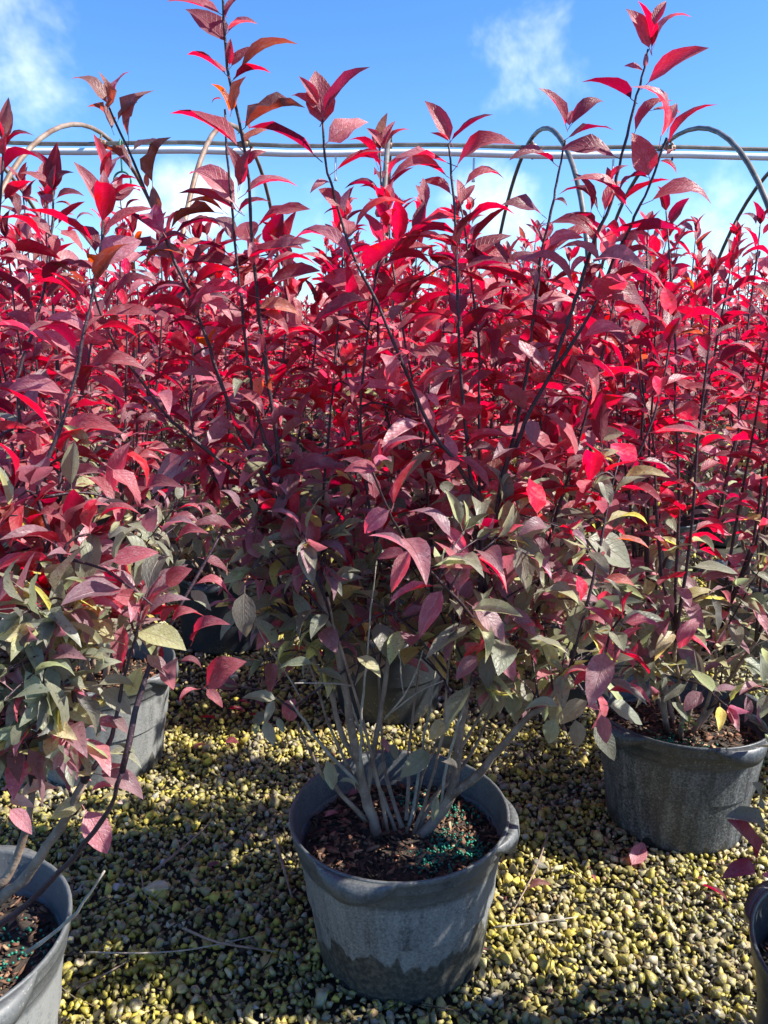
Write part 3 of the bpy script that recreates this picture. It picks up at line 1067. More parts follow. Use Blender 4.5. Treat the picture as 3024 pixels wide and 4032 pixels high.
# ------------------------------------------------------------------ the front shrub
def front_shrub():
    root = empty('potted_shrub', (0.044, 1.400, 0))
    tag(root, 'tall open purple-leaf shrub in the wet-stained black pot, nearest in the middle', 'potted shrub', 'purple-leaf shrubs in nursery pots')
    pot, soil = make_pot(root, R(200), 0.092, 0.55, CHIPS[0], (R(46), R(147), R(262)), R(0))
    pot.rotation_euler = (R(-0.8), R(2.2), R(200))
    ob('fertilizer_pellets', pellets_mesh(9, 560, [(-0.07, -0.09, 0.028), (-0.13, -0.04, 0.030), (-0.06, 0.06, 0.022), (-0.10, 0.10, 0.02), (-0.02, 0.10, 0.02)]), soil, kind='stuff')
    pl = Plant(root, 101)
    B = 1.30
    S1 = [(1497, 3330), (1451, 3171), (1424, 3078), (1404, 2966), (1378, 2833), (1334, 2578), (1280, 2415), (1239, 2279), (1207, 2153), (1121, 2035)]
    S3 = [(1603, 3324), (1696, 3251), (1763, 3151), (1789, 3078), (1806, 2933), (1826, 2800), (1840, 2668), (1858, 2596), (1895, 2433)]
    pl.stem('stem', tr(root, S1, B, 1.27), 0.0108, 0.0046, M_BARK, 0.001)
    pl.stem('stem', tr(root, [(1404, 2990), (1343, 2880), (1289, 2695), (1234, 2596), (1180, 2451), (1144, 2234)], B, 1.36), 0.0062, 0.0032, M_BARK, 0.001)
    pl.stem('stem', tr(root, [(1445, 3130), (1484, 2886), (1515, 2704), (1551, 2451), (1574, 2324), (1590, 2100)], B, 1.40), 0.0062, 0.0032, M_BARK, 0.001)
    pl.stem('stem', tr(root, S3, B, 1.28), 0.0125, 0.0052, M_BARK, 0.001)
    pl.stem('stem', tr(root, [(1770, 3135), (1889, 3045), (1961, 2952), (2061, 2840), (2150, 2770), (2240, 2640)], B - 0.01, 1.22), 0.0088, 0.0045, M_BARK, 0.001)
    for pts, y1, r0, m in (
            ([(1440, 3230), (1318, 3098), (1265, 3045), (1219, 2952), (1172, 2846)], 1.22, 0.0055, M_BARK),
            ([(1420, 3090), (1305, 2979), (1199, 2840), (1140, 2760)], 1.25, 0.0045, M_TWIG),
            ([(1557, 3270), (1504, 3125), (1464, 3039)], 1.34, 0.004, M_BARK),
            ([(1584, 3260), (1524, 3065), (1501, 2899), (1490, 2500)], 1.45, 0.005, M_BARK),
            ([(1600, 3230), (1610, 3019), (1617, 2866), (1660, 2560)], 1.48, 0.0048, M_BARK),
            ([(1597, 3300), (1637, 3171), (1663, 3052), (1703, 2966), (1760, 2800)], 1.40, 0.0045, M_BARK),
            ([(1650, 3270), (1703, 3145), (1796, 3052), (1882, 2919), (1960, 2720)], 1.40, 0.0055, M_BARK),
            ([(1530, 3290), (1490, 3090), (1420, 2800), (1330, 2520), (1290, 2350)], 1.24, 0.0038, M_BARK),
            ([(1620, 3310), (1690, 3100), (1740, 2900), (1765, 2650), (1800, 2450)], 1.24, 0.0042, M_BARK),
            ([(1640, 3270), (1760, 3060), (1850, 2880), (1990, 2650), (2080, 2480)], 1.36, 0.0042, M_BARK),
            ([(1480, 3240), (1390, 3060), (1290, 2840), (1230, 2640), (1150, 2430)], 1.36, 0.0038, M_BARK),
            ([(1610, 3250), (1650, 3050), (1690, 2800), (1720, 2560)], 1.42, 0.0034, M_TWIG),
            ([(1550, 3250), (1460, 3010), (1380, 2760), (1350, 2600)], 1.40, 0.0030, M_TWIG),
            ([(1736, 3180), (1763, 2999), (1802, 2853), (1850, 2700)], 1.20, 0.0032, M_TWIG)):
        pl.stem('stem', tr(root, pts, B, y1), r0, 0.002, m, 0.001)
    for pts, y0, y1, r0 in (  # bare dead twigs
            ([(1420, 3050), (1425, 2800), (1445, 2600), (1460, 2400), (1480, 2230)], 1.26, 1.18, 0.0030),
            ([(1515, 2832), (1590, 2740), (1640, 2640), (1665, 2560)], 1.22, 1.16, 0.0018),
            ([(1590, 2740), (1575, 2600), (1570, 2560)], 1.20, 1.18, 0.0013),
            ([(1520, 2820), (1640, 2730), (1745, 2680)], 1.22, 1.15, 0.0014),
            ([(1380, 2700), (1300, 2690), (1160, 2690)], 1.24, 1.16, 0.0022),
            ([(1190, 2760), (1120, 2640), (1030, 2500), (1000, 2400)], 1.30, 1.28, 0.0018)):
        pl.stem('twig', tr(root, pts, y0, y1), r0, 0.0010, M_TWIG, 0.0006)
    J1, J3 = (1121, 2035), (1895, 2433)
    SH = [  # dark new shoots, foot first
        ([J1, (1090, 1733), (1061, 1540), (1032, 1318), (1017, 1193), (998, 1000), (985, 820), (970, 650), (940, 470), (905, 320), (885, 150), (872, -60)], 1.27, 1.16, 0.0042),
        ([J1, (1070, 1800), (1042, 1733), (1003, 1579), (974, 1405), (950, 1193), (931, 1000), (912, 800), (895, 600), (885, 430)], 1.27, 1.24, 0.0038),
        ([J1, (975, 1762), (945, 1714), (897, 1579), (839, 1415), (791, 1270), (733, 1125), (675, 1000), (617, 850), (583, 772), (540, 665), (500, 580), (430, 425)], 1.27, 1.20, 0.0040),
        ([J1, (974, 1907), (849, 1800), (743, 1714), (656, 1636), (579, 1530), (482, 1405), (405, 1260), (360, 1120)], 1.27, 1.10, 0.0038),
        ([J3, (1895, 2000), (1849, 1909), (1785, 1808), (1702, 1698), (1638, 1560), (1600, 1463), (1543, 1338), (1485, 1193), (1389, 1000), (1330, 820), (1302, 714), (1283, 655), (1270, 470)], 1.28, 1.12, 0.0044),
        ([J3, (1880, 2150), (1826, 1634), (1812, 1413), (1803, 1184), (1797, 1000), (1780, 690), (1766, 570)], 1.28, 1.26, 0.0038),
        ([J3, (1890, 2100), (1886, 1643), (1886, 1367), (1867, 1184), (1844, 1000), (1812, 800)], 1.29, 1.36, 0.0034),
        ([J3, (1960, 2000), (2060, 1551), (2088, 1349), (2106, 1202), (2134, 992), (2161, 863), (2180, 780), (2198, 680), (2226, 551)], 1.28, 1.30, 0.0040),
        ([J3, (1978, 1882), (2033, 1753), (2088, 1615), (2180, 1459), (2262, 1340), (2363, 1156), (2419, 1010), (2474, 909), (2510, 827), (2556, 735), (2625, 542)], 1.28, 1.18, 0.0046),
        ([(2170, 1475), (2235, 1266), (2281, 1138), (2340, 940), (2405, 800), (2437, 652), (2469, 533), (2497, 413), (2529, 303), (2552, 193)], 1.235, 1.20, 0.0036),
        ([J3, (1931, 2523), (1849, 2415), (1768, 2324), (1650, 2198), (1587, 2116), (1524, 1999), (1461, 1845)][1:], 1.20, 0.98, 0.0034),
        ([(2240, 2640), (2330, 2760), (2365, 2700), (2375, 2610), (2400, 2500), (2440, 2435), (2462, 2405)], 1.22, 1.12, 0.0030),
        ([(1590, 2100), (1560, 1800), (1500, 1500), (1490, 1200), (1510, 1000), (1500, 720), (1495, 590)], 1.40, 1.52, 0.0036),
        ([(1144, 2234), (1120, 2000), (1180, 1700), (1230, 1450), (1250, 1200)], 1.36, 1.50, 0.0034),
        ([(1490, 2500), (1400, 2200), (1380, 1900), (1350, 1600), (1330, 1350)], 1.45, 1.52, 0.0034),
        ([(1660, 2560), (1640, 2200), (1660, 1900), (1690, 1500), (1700, 1250)], 1.48, 1.55, 0.0034),
        ([(1960, 2720), (2100, 2300), (2200, 1950), (2260, 1700), (2330, 1450)], 1.40, 1.50, 0.0036),
        ([(2240, 2640), (2330, 2300), (2380, 2050), (2440, 1800)], 1.22, 1.30, 0.0034),
        ([(1700, 2380), (1690, 2000), (1640, 1600), (1580, 1250), (1540, 1000), (1530, 830)], 1.36, 1.46, 0.0034),
        ([(1290, 2350), (1270, 2000), (1300, 1650), (1330, 1300), (1350, 1050), (1340, 880)], 1.34, 1.48, 0.0034),
        ([(1800, 2450), (1880, 2050), (1930, 1700), (1960, 1350), (1990, 1050)], 1.34, 1.46, 0.0034),
        ([(1500, 2250), (1440, 1900), (1420, 1600), (1450, 1300), (1480, 1080)], 1.34, 1.30, 0.0034),
        ([(2080, 2480), (2170, 2100), (2290, 1700), (2380, 1350), (2460, 1000)], 1.36, 1.40, 0.0036),
        ([(1150, 2430), (1040, 2100), (980, 1800), (1100, 1500), (1130, 1200), (1120, 960)], 1.36, 1.44, 0.0034),
        ([(1121, 2035), (900, 1950), (760, 1700), (760, 1400), (790, 1150), (780, 950)], 1.30, 1.42, 0.0034),
        ([(2080, 2480), (2250, 2150), (2480, 1850), (2600, 1550), (2650, 1250)], 1.36, 1.40, 0.0034),
    ]
    paths = []
    for i, (pts, y0, y1, r0) in enumerate(SH):
        p = pl.stem('branch', tr(root, pts, y0, y1), r0, 0.0016, M_SHOOT, 0.0006)
        paths.append((pts, y0, y1))
    n_traced = 10
    # the leaves one can follow one by one
    top1 = crop(0, 0, 1.0369, "897,55,680,-6,r 920,70,1003,-20,rf 918,168,755,30,dw 932,130,1052,98,p 918,300,768,212,r 938,265,940,155,rf 945,270,1030,188,rf 980,290,1217,178,b 958,322,1107,298,r "
               "935,455,868,338,oc 945,455,1003,308,oc 905,405,863,420,r 970,597,695,452,r 1000,520,1242,425,bc 990,585,1095,528,o 972,762,930,592,df 980,755,1027,600,rf 1012,672,1087,618,r "
               "1000,792,1218,758,p 960,832,768,700,p 965,860,725,782,d 912,862,760,828,o 970,872,1102,822,d 1045,932,1267,852,rw 880,868,693,922,bc 962,992,858,898,u 1020,530,985,500,r "
               "436,420,290,318,b 440,442,405,290,bc 450,417,526,283,p 457,527,355,435,bc 482,492,560,415,b 525,562,632,368,bc 545,612,662,572,w 540,702,388,598,bc 622,742,688,552,bc 602,765,598,705,o 642,872,624,758,b "
               "1305,470,1188,388,r 1300,430,1218,310,rf 1318,505,1288,284,rw 1322,480,1505,266,d 1340,578,1505,490,p 1282,632,1018,512,d 1372,695,1567,610,r 1350,745,1265,788,p 1388,842,1300,770,rw 1385,850,1320,872,r "
               "1450,932,1659,820,p 1432,1052,1190,968,p 1560,600,1498,520,rf 1566,590,1617,494,rf 1565,660,1380,688,r 1590,730,1659,640,r 1555,820,1470,760,r 1545,770,1405,770,d 1440,640,1560,690,d "
               "1100,1010,1240,1020,d 1010,1060,1240,1010,r 960,1090,740,1085,d 1090,1110,1300,1085,r 900,930,830,890,p 1040,1090,1010,960,p 850,1000,720,1035,o 640,1010,780,970,d 780,960,650,900,u 750,1040,590,1085,b")
    top2 = crop(1500, 0, 1.0886, "296,602,189,424,rf 302,602,477,481,d 290,604,210,570,pf 283,600,250,570,pf 325,712,577,614,r 282,755,38,770,r 290,700,18,690,p 362,792,530,755,r 342,872,330,762,rf 345,868,403,790,rf "
               "300,832,160,785,r 370,962,577,925,r 350,935,110,998,p 335,1010,70,1075,r 330,1060,200,1030,r 380,1110,560,1000,d 395,1070,565,1140,r 480,1040,545,1130,d 190,870,180,760,rf 190,865,150,790,rf "
               "792,538,680,374,r 818,532,957,428,d 808,538,818,468,pf 800,592,998,545,d 1000,670,766,630,d 740,698,548,684,d 692,922,524,866,d 702,1062,620,955,dw 725,955,930,1075,d 740,860,800,880,d 755,1065,970,1020,r "
               "1150,205,1055,30,rf 1160,205,1100,3,rf 1172,110,1222,-3,rf 1172,190,1332,68,p 1145,355,1402,194,r 1122,300,1040,285,rw 1130,292,1135,225,u 1072,422,863,336,d 1090,562,1250,420,r 1200,588,1078,366,p 1165,472,1285,478,u "
               "1232,612,1442,444,r 1232,545,1268,440,pf 1148,752,1076,566,rw 1195,690,1268,745,r 1225,662,1267,634,p 1042,858,1240,765,r 1162,858,1420,872,r 1052,882,815,770,r 975,792,1060,705,r 1000,800,1040,880,u 930,902,760,830,d "
               "985,1005,1280,955,r 1270,975,1365,960,d 900,905,830,740,d 980,780,970,715,rw 960,905,1060,780,p 1140,760,1020,820,d 920,960,800,930,d 1050,1000,1160,1010,p 1000,1040,1130,1060,u 870,1020,690,1100,p 1010,1140,1200,1100,d "
               "940,1130,760,1060,u 960,1080,1090,1110,p 880,1100,810,1180,p 600,1110,690,1180,d 690,1150,570,1110,u")
    mid1 = crop(1500, 1000, 1.0886, "10,210,125,40,pf 15,200,5,40,dw 100,300,350,175,r 60,330,290,255,r 430,290,560,230,p 360,110,570,60,r 440,170,610,160,d 700,210,580,215,u 660,215,860,235,p 870,355,1045,330,p 905,360,1040,500,r "
               "960,130,1165,300,d 945,150,1225,150,r 1080,265,945,200,r 840,455,900,648,p 480,455,700,470,u 500,490,660,470,d 210,580,370,490,u 160,480,290,385,p 90,450,25,560,p 200,600,250,660,p 220,680,385,770,r 50,700,190,690,u "
               "765,610,885,570,u 640,710,660,820,uw 710,690,840,865,u 910,880,700,865,u 360,830,565,790,r 55,1020,290,950,p 330,870,470,1010,r 530,1040,740,1060,p 610,920,780,925,d 120,870,240,830,p 0,890,185,790,p 580,280,740,350,d "
               "650,300,760,330,p 530,60,700,20,d 640,60,660,150,u 730,130,870,90,d 560,420,440,560,u 660,590,580,740,d 310,900,270,760,p 380,840,500,850,u 640,880,580,960,r 700,900,820,940,g 930,870,1020,845,yw 905,890,1000,900,y "
               "850,915,950,1010,gw 1025,985,1240,960,y 940,950,985,1080,gh 780,990,900,1060,gh 930,780,1040,770,gw 910,1010,1000,960,g 560,940,520,1000,g 150,920,240,1010,gh 250,980,340,1060,kh")
    mid0 = crop(0, 1000, 1.0369, "1090,130,1310,70,d 1050,220,1225,250,o 1100,380,1310,330,r 1190,370,1230,430,o 1300,400,1440,360,d 800,210,950,275,p 820,290,680,300,d 840,590,970,540,p 870,500,720,520,u 720,640,780,690,r 1050,420,1130,380,pw "
               "1060,240,1180,330,r 1310,100,1520,200,r 1480,180,1310,220,p 1000,160,1060,190,u 760,140,620,185,u 790,250,830,130,d 960,560,1080,670,r 1120,590,1290,650,r 1150,600,1350,590,b 1070,500,1050,590,o 1110,560,1140,490,o "
               "840,700,960,720,u 780,830,620,980,u 730,870,840,820,r 980,870,1070,810,p 1150,760,1300,690,b 1140,780,1240,840,b 1440,870,1550,680,rf 1440,880,1390,890,rw 1540,870,1550,760,rf 1560,850,1659,760,p 1500,960,1560,1010,p "
               "1270,700,1380,770,p 1420,560,1540,640,d 1450,550,1659,560,p 560,530,610,420,p 410,260,640,250,r 470,170,640,110,d 500,600,360,500,r 520,540,600,580,p 690,700,540,690,d 600,640,470,690,p 380,250,450,330,d")
    low = crop(900, 1800, 1.106, "715,160,967,82,p 788,302,1047,213,pw 700,232,590,332,pw 900,352,1072,342,p 790,400,707,592,ph 915,482,1147,502,p 930,580,830,782,ph 1060,540,985,676,uh 990,710,866,872,ph 1060,648,1207,815,uh 1150,815,1241,977,ph "
               "1085,868,988,972,uh 1120,860,1130,1012,kh 1200,820,1287,972,gh 1250,830,1432,882,gw 1180,990,1130,1142,gh 1230,990,1241,1147,gh 1440,1080,1290,1106,u 1175,252,1417,197,r 1130,245,1202,372,rh 1290,330,1412,288,gw 1300,350,1366,492,gh "
               "1260,390,1302,592,gh 1100,430,1180,542,gh 1160,540,1246,652,uh 1150,410,1262,442,u 1430,530,1440,652,yh 205,30,206,132,uh 250,170,190,262,uh 170,412,-5,472,y 300,432,218,420,u 240,440,168,542,uh 310,420,332,522,yh 70,590,76,787,kh "
               "210,690,108,772,kh 330,200,512,300,r 410,120,258,48,g 370,902,213,922,g 380,932,512,982,g 205,1052,58,1046,g 200,1060,160,1162,gh 165,1110,108,1182,kh 290,1050,260,1152,pw 560,872,662,962,yh 580,740,524,837,gh 918,1215,957,1140,y "
               "640,180,610,60,rf 650,60,500,60,rw 560,160,700,250,p 470,310,550,390,d 620,310,770,400,p 770,420,640,440,d 860,520,920,430,p 480,250,380,190,u 130,250,100,330,u 50,200,-30,260,d 420,530,440,640,kh 350,490,380,420,g 520,520,560,430,u "
               "1050,330,1090,430,kh 1230,150,1330,110,p 1390,60,1480,200,gh 1100,120,1190,60,r 1000,150,930,230,u 690,770,740,830,kh 760,880,880,940,uh 640,690,700,740,g 470,690,430,770,g 830,800,800,700,kh 560,590,500,660,g 720,160,760,280,kh 830,250,830,390,kh")
    low2 = crop(1000, 2800, 1.508, "1040,240,866,392,gh 1152,60,1038,172,yw 430,290,470,472,gh 1060,205,1252,272,k 1085,505,1062,662,gh 800,200,850,290,kh 500,420,610,470,g 780,300,740,390,kh 1120,300,1200,380,k 60,60,120,210,gh 140,40,180,130,gh 20,60,10,140,gh 760,160,800,250,uh")
    right = crop(1900, 2000, 1.476, "755,722,598,574,r 720,690,573,661,r 760,642,690,520,p 822,642,862,478,rf 792,652,745,565,r 830,662,1035,680,r 760,832,930,688,p 700,892,735,790,p 650,962,458,992,p 660,962,528,1047,r 780,832,977,967,r "
               "700,1002,738,878,u 735,1062,988,1142,r 680,1172,603,1150,p 690,1202,720,1372,uh 650,1262,768,1472,kh 740,1152,927,1262,gw 610,1122,453,1257,gh 440,1152,243,1167,g 420,1222,384,1372,gh 540,1232,552,1392,gh 160,1022,190,1237,gh "
               "60,902,160,1010,gh 210,790,430,880,gw 390,880,470,960,gh 270,850,290,950,gh 460,970,430,1110,gh 100,580,225,720,gh 60,560,130,790,uh 200,440,300,600,gh 480,500,500,660,gh 420,420,430,560,yh 610,180,870,340,gw 730,80,960,90,y 660,190,740,290,gh "
               "580,280,715,400,kh 700,430,890,450,o 780,180,970,230,o 490,240,560,340,gh 200,140,400,110,gw 230,170,350,340,gh 1140,820,1270,640,p")
    for lst, yd in ((low, 1.20), (right, 1.20), (low2, 1.25), (top1, 1.24), (top2, 1.24), (mid1, 1.25), (mid0, 1.25)):
        hand_leaves(pl, lst, yd, 0.05, paths)
    nhand = len(pl.leaves)
    # leaves further back in the same shrub
    for (nm, p, rd, mt) in list(pl.stems):
        if nm == 'branch':
            back = p[-1].y > 0.06
            pl.leafy(p, 0.62, 1.60 if back else 1.36, 0.027 if back else 0.042, 0.088, 0.05, 1.0, tip=back)
        elif nm == 'stem':
            for k in range(5):
                s0 = p[int(pl.r.uniform(0.55, 1.0) * (len(p) - 1))]
                if s0.z < 0.50:
                    continue
                a = pl.r.uniform(0.1, 3.0)
                e = s0 + Vector((math.cos(a), math.sin(a), 0)) * pl.r.uniform(0.08, 0.22) + Vector((0, 0, pl.r.uniform(0.0, 0.2)))
                tw = pl.stem('twig', [s0, (s0 + e) / 2 + Vector((0, 0, 0.015)), e], 0.0026, 0.0012, M_SHOOT, 0.001)
                pl.leafy(tw, 0.64, 9, 0.026, 0.08, 0.2, 1.0)
    fill(pl, 1800, 2420, 2050, 2700, 1.22, 1.55, 38, 0.35)
    fill(pl, 930, 1320, 2050, 2520, 1.28, 1.60, 18, 0.3)
    fill(pl, 1320, 1850, 1950, 2330, 1.42, 1.62, 16, 0.15)
    fill(pl, 1250, 1900, 2250, 2560, 1.50, 1.72, 22, 0.3, 0.08, 0.5)
    fill(pl, 1850, 2300, 2450, 2750, 1.30, 1.60, 14, 0.3, 0.08, 0.42)
    fill(pl, 980, 1300, 2350, 2650, 1.35, 1.62, 12, 0.3, 0.08, 0.42)
    fill(pl, 600, 2500, 950, 1500, 1.36, 1.66, 34, -0.2, 0.085)
    fill(pl, 800, 2400, 1450, 1950, 1.34, 1.66, 34, -0.05, 0.085)
    print('front leaves', nhand, len(pl.leaves))
    pl.build(False, 300)
    return root


front_shrub()


# ------------------------------------------------------------------ the near left shrub
YS = 1.04


def left_shrub():
    root = empty('potted_shrub', (-0.690, 1.045, 0))
    tag(root, 'shrub with grey-green lower leaves in the pot at the lower left corner', 'potted shrub', 'purple-leaf shrubs in nursery pots')
    pot, soil = make_pot(root, R(20), 0.02, 0.64, CHIPS[1], (R(-60), R(60), R(150), R(240)), 0.0)
    ob('fertilizer_pellets', pellets_mesh(10, 170, [(0.05, 0.05, 0.05), (0.10, -0.05, 0.05), (0.12, 0.0, 0.04)]), soil, kind='stuff')
    pl = Plant(root, 55)
    B = 1.02
    for pts, y0, y1, r0, r1, m in (
            ([(-90, 3640), (0, 3536), (100, 3457), (192, 3324), (265, 3218), (330, 3080)], B, 0.98, 0.0095, 0.006, M_BARK),
            ([(-80, 3560), (0, 3480), (45, 3424), (100, 3285), (130, 3100)], B, 1.02, 0.008, 0.005, M_BARK),
            ([(-60, 3680), (60, 3600), (186, 3484), (331, 3324), (431, 3185), (480, 3040)], B, 0.95, 0.0055, 0.003, M_SHOOT),
            ([(106, 3749), (232, 3656), (331, 3550), (411, 3430)], 0.93, 0.90, 0.0034, 0.0015, M_TWIG),
            ([(-120, 3560), (-200, 3200), (-260, 2800), (-280, 2400)], B, 1.05, 0.009, 0.005, M_BARK)):
        pl.stem('stem', tr(root, pts, y0, y1), r0, r1, m, 0.001)
    paths = []
    for pts, y0, y1 in (
            ([(330, 3080), (300, 2800), (260, 2500), (280, 2300), (150, 1960), (222, 1733), (289, 1521), (338, 1289), (376, 1087), (405, 900), (415, 715)], 0.98, 1.12),
            ([(130, 3100), (90, 2700), (120, 2350), (210, 2080), (250, 1800), (330, 1500), (370, 1300)], 1.02, 1.2),
            ([(130, 3100), (60, 2700), (0, 2400), (-20, 2100), (90, 1850), (70, 1500), (150, 1250), (200, 950), (210, 750)], 1.02, 1.20),
            ([(480, 3040), (560, 2700), (640, 2520), (760, 2300), (880, 2080)], 0.95, 1.1),
            ([(330, 3080), (440, 2900), (480, 2700), (560, 2400)], 0.98, 1.02),
            ([(-280, 2400), (-200, 2000), (-100, 1600), (-40, 1200), (0, 800), (15, 560)], 1.05, 1.12)):
        pp = pl.stem('branch', tr(root, pts, y0, y1), 0.0045, 0.0016, M_SHOOT, 0.0008)
        paths.append((pts, y0, y1))
    a = crop(0, 1900, 1.106, "505,690,268,655,yw 605,648,812,726,yw 45,850,267,800,gw 370,890,198,870,g 410,832,532,780,g 430,880,602,900,g 380,902,248,922,y 100,930,217,962,y 50,1042,117,938,y 285,968,412,1052,yw 80,1072,222,1082,o 410,1042,532,1072,p "
             "320,1052,372,1167,uh 480,1022,562,1092,u 450,900,572,1012,gh 130,662,22,780,kh 230,672,150,752,uh 300,490,194,562,gw 400,762,502,738,g 90,370,217,442,p 70,505,208,500,r 50,412,92,350,r 225,212,103,292,p 130,182,282,160,r 290,152,407,227,p "
             "430,160,612,140,r 490,345,692,300,r 640,212,682,108,uw 700,222,867,190,u 560,930,615,802,yw 350,860,280,820,y 240,860,330,790,g 170,1010,270,940,g 60,1180,150,1090,pw 200,1180,310,1160,u 590,1180,500,1140,g 640,750,740,860,uh 740,890,775,760,uh "
             "780,780,880,810,d 900,880,1072,778,rw 840,690,1008,622,r 745,610,860,560,r 700,600,760,545,rw 500,570,620,640,d 590,540,510,620,gh 340,590,380,640,g 420,700,380,760,k 860,900,780,960,r 900,900,972,980,r 830,470,920,560,gh 720,440,835,375,rw "
             "855,440,995,480,r 880,330,1000,390,d 770,260,905,215,r 1010,200,830,190,d 1040,110,960,30,u 940,160,850,90,d 560,120,440,90,g 580,20,600,100,r 630,80,800,20,d 120,160,0,180,r 140,110,250,0,rf 110,110,20,40,rf 130,60,140,-60,rf 470,240,560,200,gh 240,320,150,350,g 520,170,480,220,y")
    b = crop(0, 2900, 1.508, "490,400,294,487,yw 508,442,637,697,ph 570,202,408,220,yw 600,212,742,170,p 600,228,857,367,u 120,372,342,300,w 62,432,192,582,pw 370,92,233,237,u 110,60,202,232,pw 630,102,842,190,g 592,380,762,332,y 20,330,90,290,p 60,370,210,420,w 540,330,680,300,p 690,390,730,400,w "
             "330,100,460,60,g 430,250,410,330,u")
    c = crop(0, 0, 1.0369, "410,850,298,660,pf 430,832,422,692,pf 440,852,592,762,r 430,942,622,842,r 380,985,108,850,r 450,752,562,725,d 420,800,450,750,p 20,610,135,545,d 15,640,22,540,rf 20,690,185,672,d 40,780,80,880,d 200,750,80,705,r 215,770,225,670,rf 220,765,300,700,d 230,810,345,800,d 225,830,300,870,r "
             "160,830,80,800,r 310,900,390,890,u 210,960,65,920,p 215,960,230,1040,rw 250,940,340,1020,r 10,800,70,840,d 60,1040,-10,970,p 140,1110,0,1040,p 400,1060,580,985,pw 380,1100,250,1080,d 470,950,530,945,u")
    d = crop(0, 1000, 1.0369, "390,130,440,20,pf 400,110,330,20,r 340,170,200,70,r 190,180,345,120,d 350,320,180,270,p 345,330,420,250,r 150,310,10,250,r 150,300,160,200,p 130,440,280,370,d 310,420,170,310,p 180,470,300,420,p 355,500,600,470,r 260,570,10,590,p 195,600,275,660,p 290,620,340,580,p 70,740,240,670,d "
             "250,810,510,740,r 120,800,240,790,p 260,920,430,890,u 60,850,210,850,rw 120,870,120,960,rw 140,1020,240,940,rf 100,920,40,850,rw 460,880,580,1020,r 330,660,300,700,p 450,330,380,340,r 150,540,60,510,u")
    for lst in (a, b, c, d):
        hand_leaves(pl, lst, 1.0, 0.05, paths)
    nh = len(pl.leaves)

    def ok_left(p):
        q = in_view(p + root.location)
        return q is None or (q[0] < 300 and q[1] < 3000) or (q[1] < 2450 and q[0] < 640)
    for (nm, p, rd, mt) in list(pl.stems):
        if nm == 'branch':
            pl.leafy(p, 0.42, 1.45, 0.034, 0.085, 0.25, 0.98, ok_left)
        for k in range(7 if nm == 'branch' else 6):
            s0 = p[int(pl.r.uniform(0.0 if nm == 'branch' else 0.5, 0.75 if nm == 'branch' else 1.0) * (len(p) - 1))]
            if not 0.40 < s0.z < 1.0:
                continue
            a = pl.r.uniform(-0.6, 2.6)
            e = s0 + Vector((math.cos(a), math.sin(a), 0)) * pl.r.uniform(0.08, 0.20) + Vector((0, 0, pl.r.uniform(-0.05, 0.12)))
            if not ok_left(e):
                continue
            tw = pl.stem('twig', [s0, (s0 + e) / 2 + Vector((0, 0, 0.015)), e], 0.0026, 0.0012, M_SHOOT, 0.001)
            pl.leafy(tw, 0.36, 9, 0.028, 0.075, 0.45, 0.95, ok_left, False)
    fill(pl, -150, 300, 2380, 2960, 0.92, 1.16, 60, 0.55, 0.075, 0.33)
    fill(pl, -100, 560, 1900, 2450, 1.0, 1.25, 30, -0.15, 0.08, 0.33)
    print('left leaves', nh, len(pl.leaves))
    pl.build(False, 300)


left_shrub()

# ------------------------------------------------------------------ shrubs behind and beside, each with its own leaves
G = 'purple-leaf shrubs in nursery pots'


NEAR = [  # x, y, height, stems, spread, seed, greenness, pot stain, dust (lowered to darken pots in shade), label
    (0.745, 1.84, 1.42, 7, 0.24, 11, 0.0, 0.015, 0.40, 'bushy red shrub in the large pot at the right, green fertilizer on its soil'),
    (-0.80, 2.10, 1.52, 7, 0.26, 12, 0.0, 0.010, 0.60, 'shrub in the sunlit grey pot half hidden by green leaves at the left'),
    (0.02, 2.48, 1.54, 7, 0.26, 13, 0.0, 0.02, 0.06, 'shrub in the shaded black pot directly behind the nearest middle pot'),  # low dust puts the shade around this pot into its colour
    (0.70, 2.63, 1.50, 7, 0.26, 14, 0.0, 0.01, 0.2, 'shrub in the black pot hidden just behind the large pot at the right'),
    (-0.63, 3.04, 1.55, 7, 0.26, 15, 0.0, 0.02, 0.02, 'shrub in the shaded black pot seen in the dark gap, middle left'),  # shade of the gap painted into the pot by the low dust value
    (0.765, 1.00, 1.38, 6, 0.22, 16, 0.0, 0.02, 0.25, 'shrub with few dark red leaves in the pot at the lower right corner'),
    (1.47, 2.16, 1.45, 7, 0.26, 17, 0.0, 0.01, 0.5, 'red shrub at the right edge behind the large round pot'),
    (0.10, 3.36, 1.57, 7, 0.26, 18, 0.0, 0.01, 0.3, 'red shrub in the third row straight behind the middle shrub'),
    (1.50, 3.05, 1.52, 7, 0.26, 19, 0.0, 0.01, 0.4, 'red shrub in the third row near the right edge'),
    (-1.45, 2.84, 1.56, 7, 0.26, 20, 0.0, 0.01, 0.4, 'red shrub in the second row near the left edge'),
]
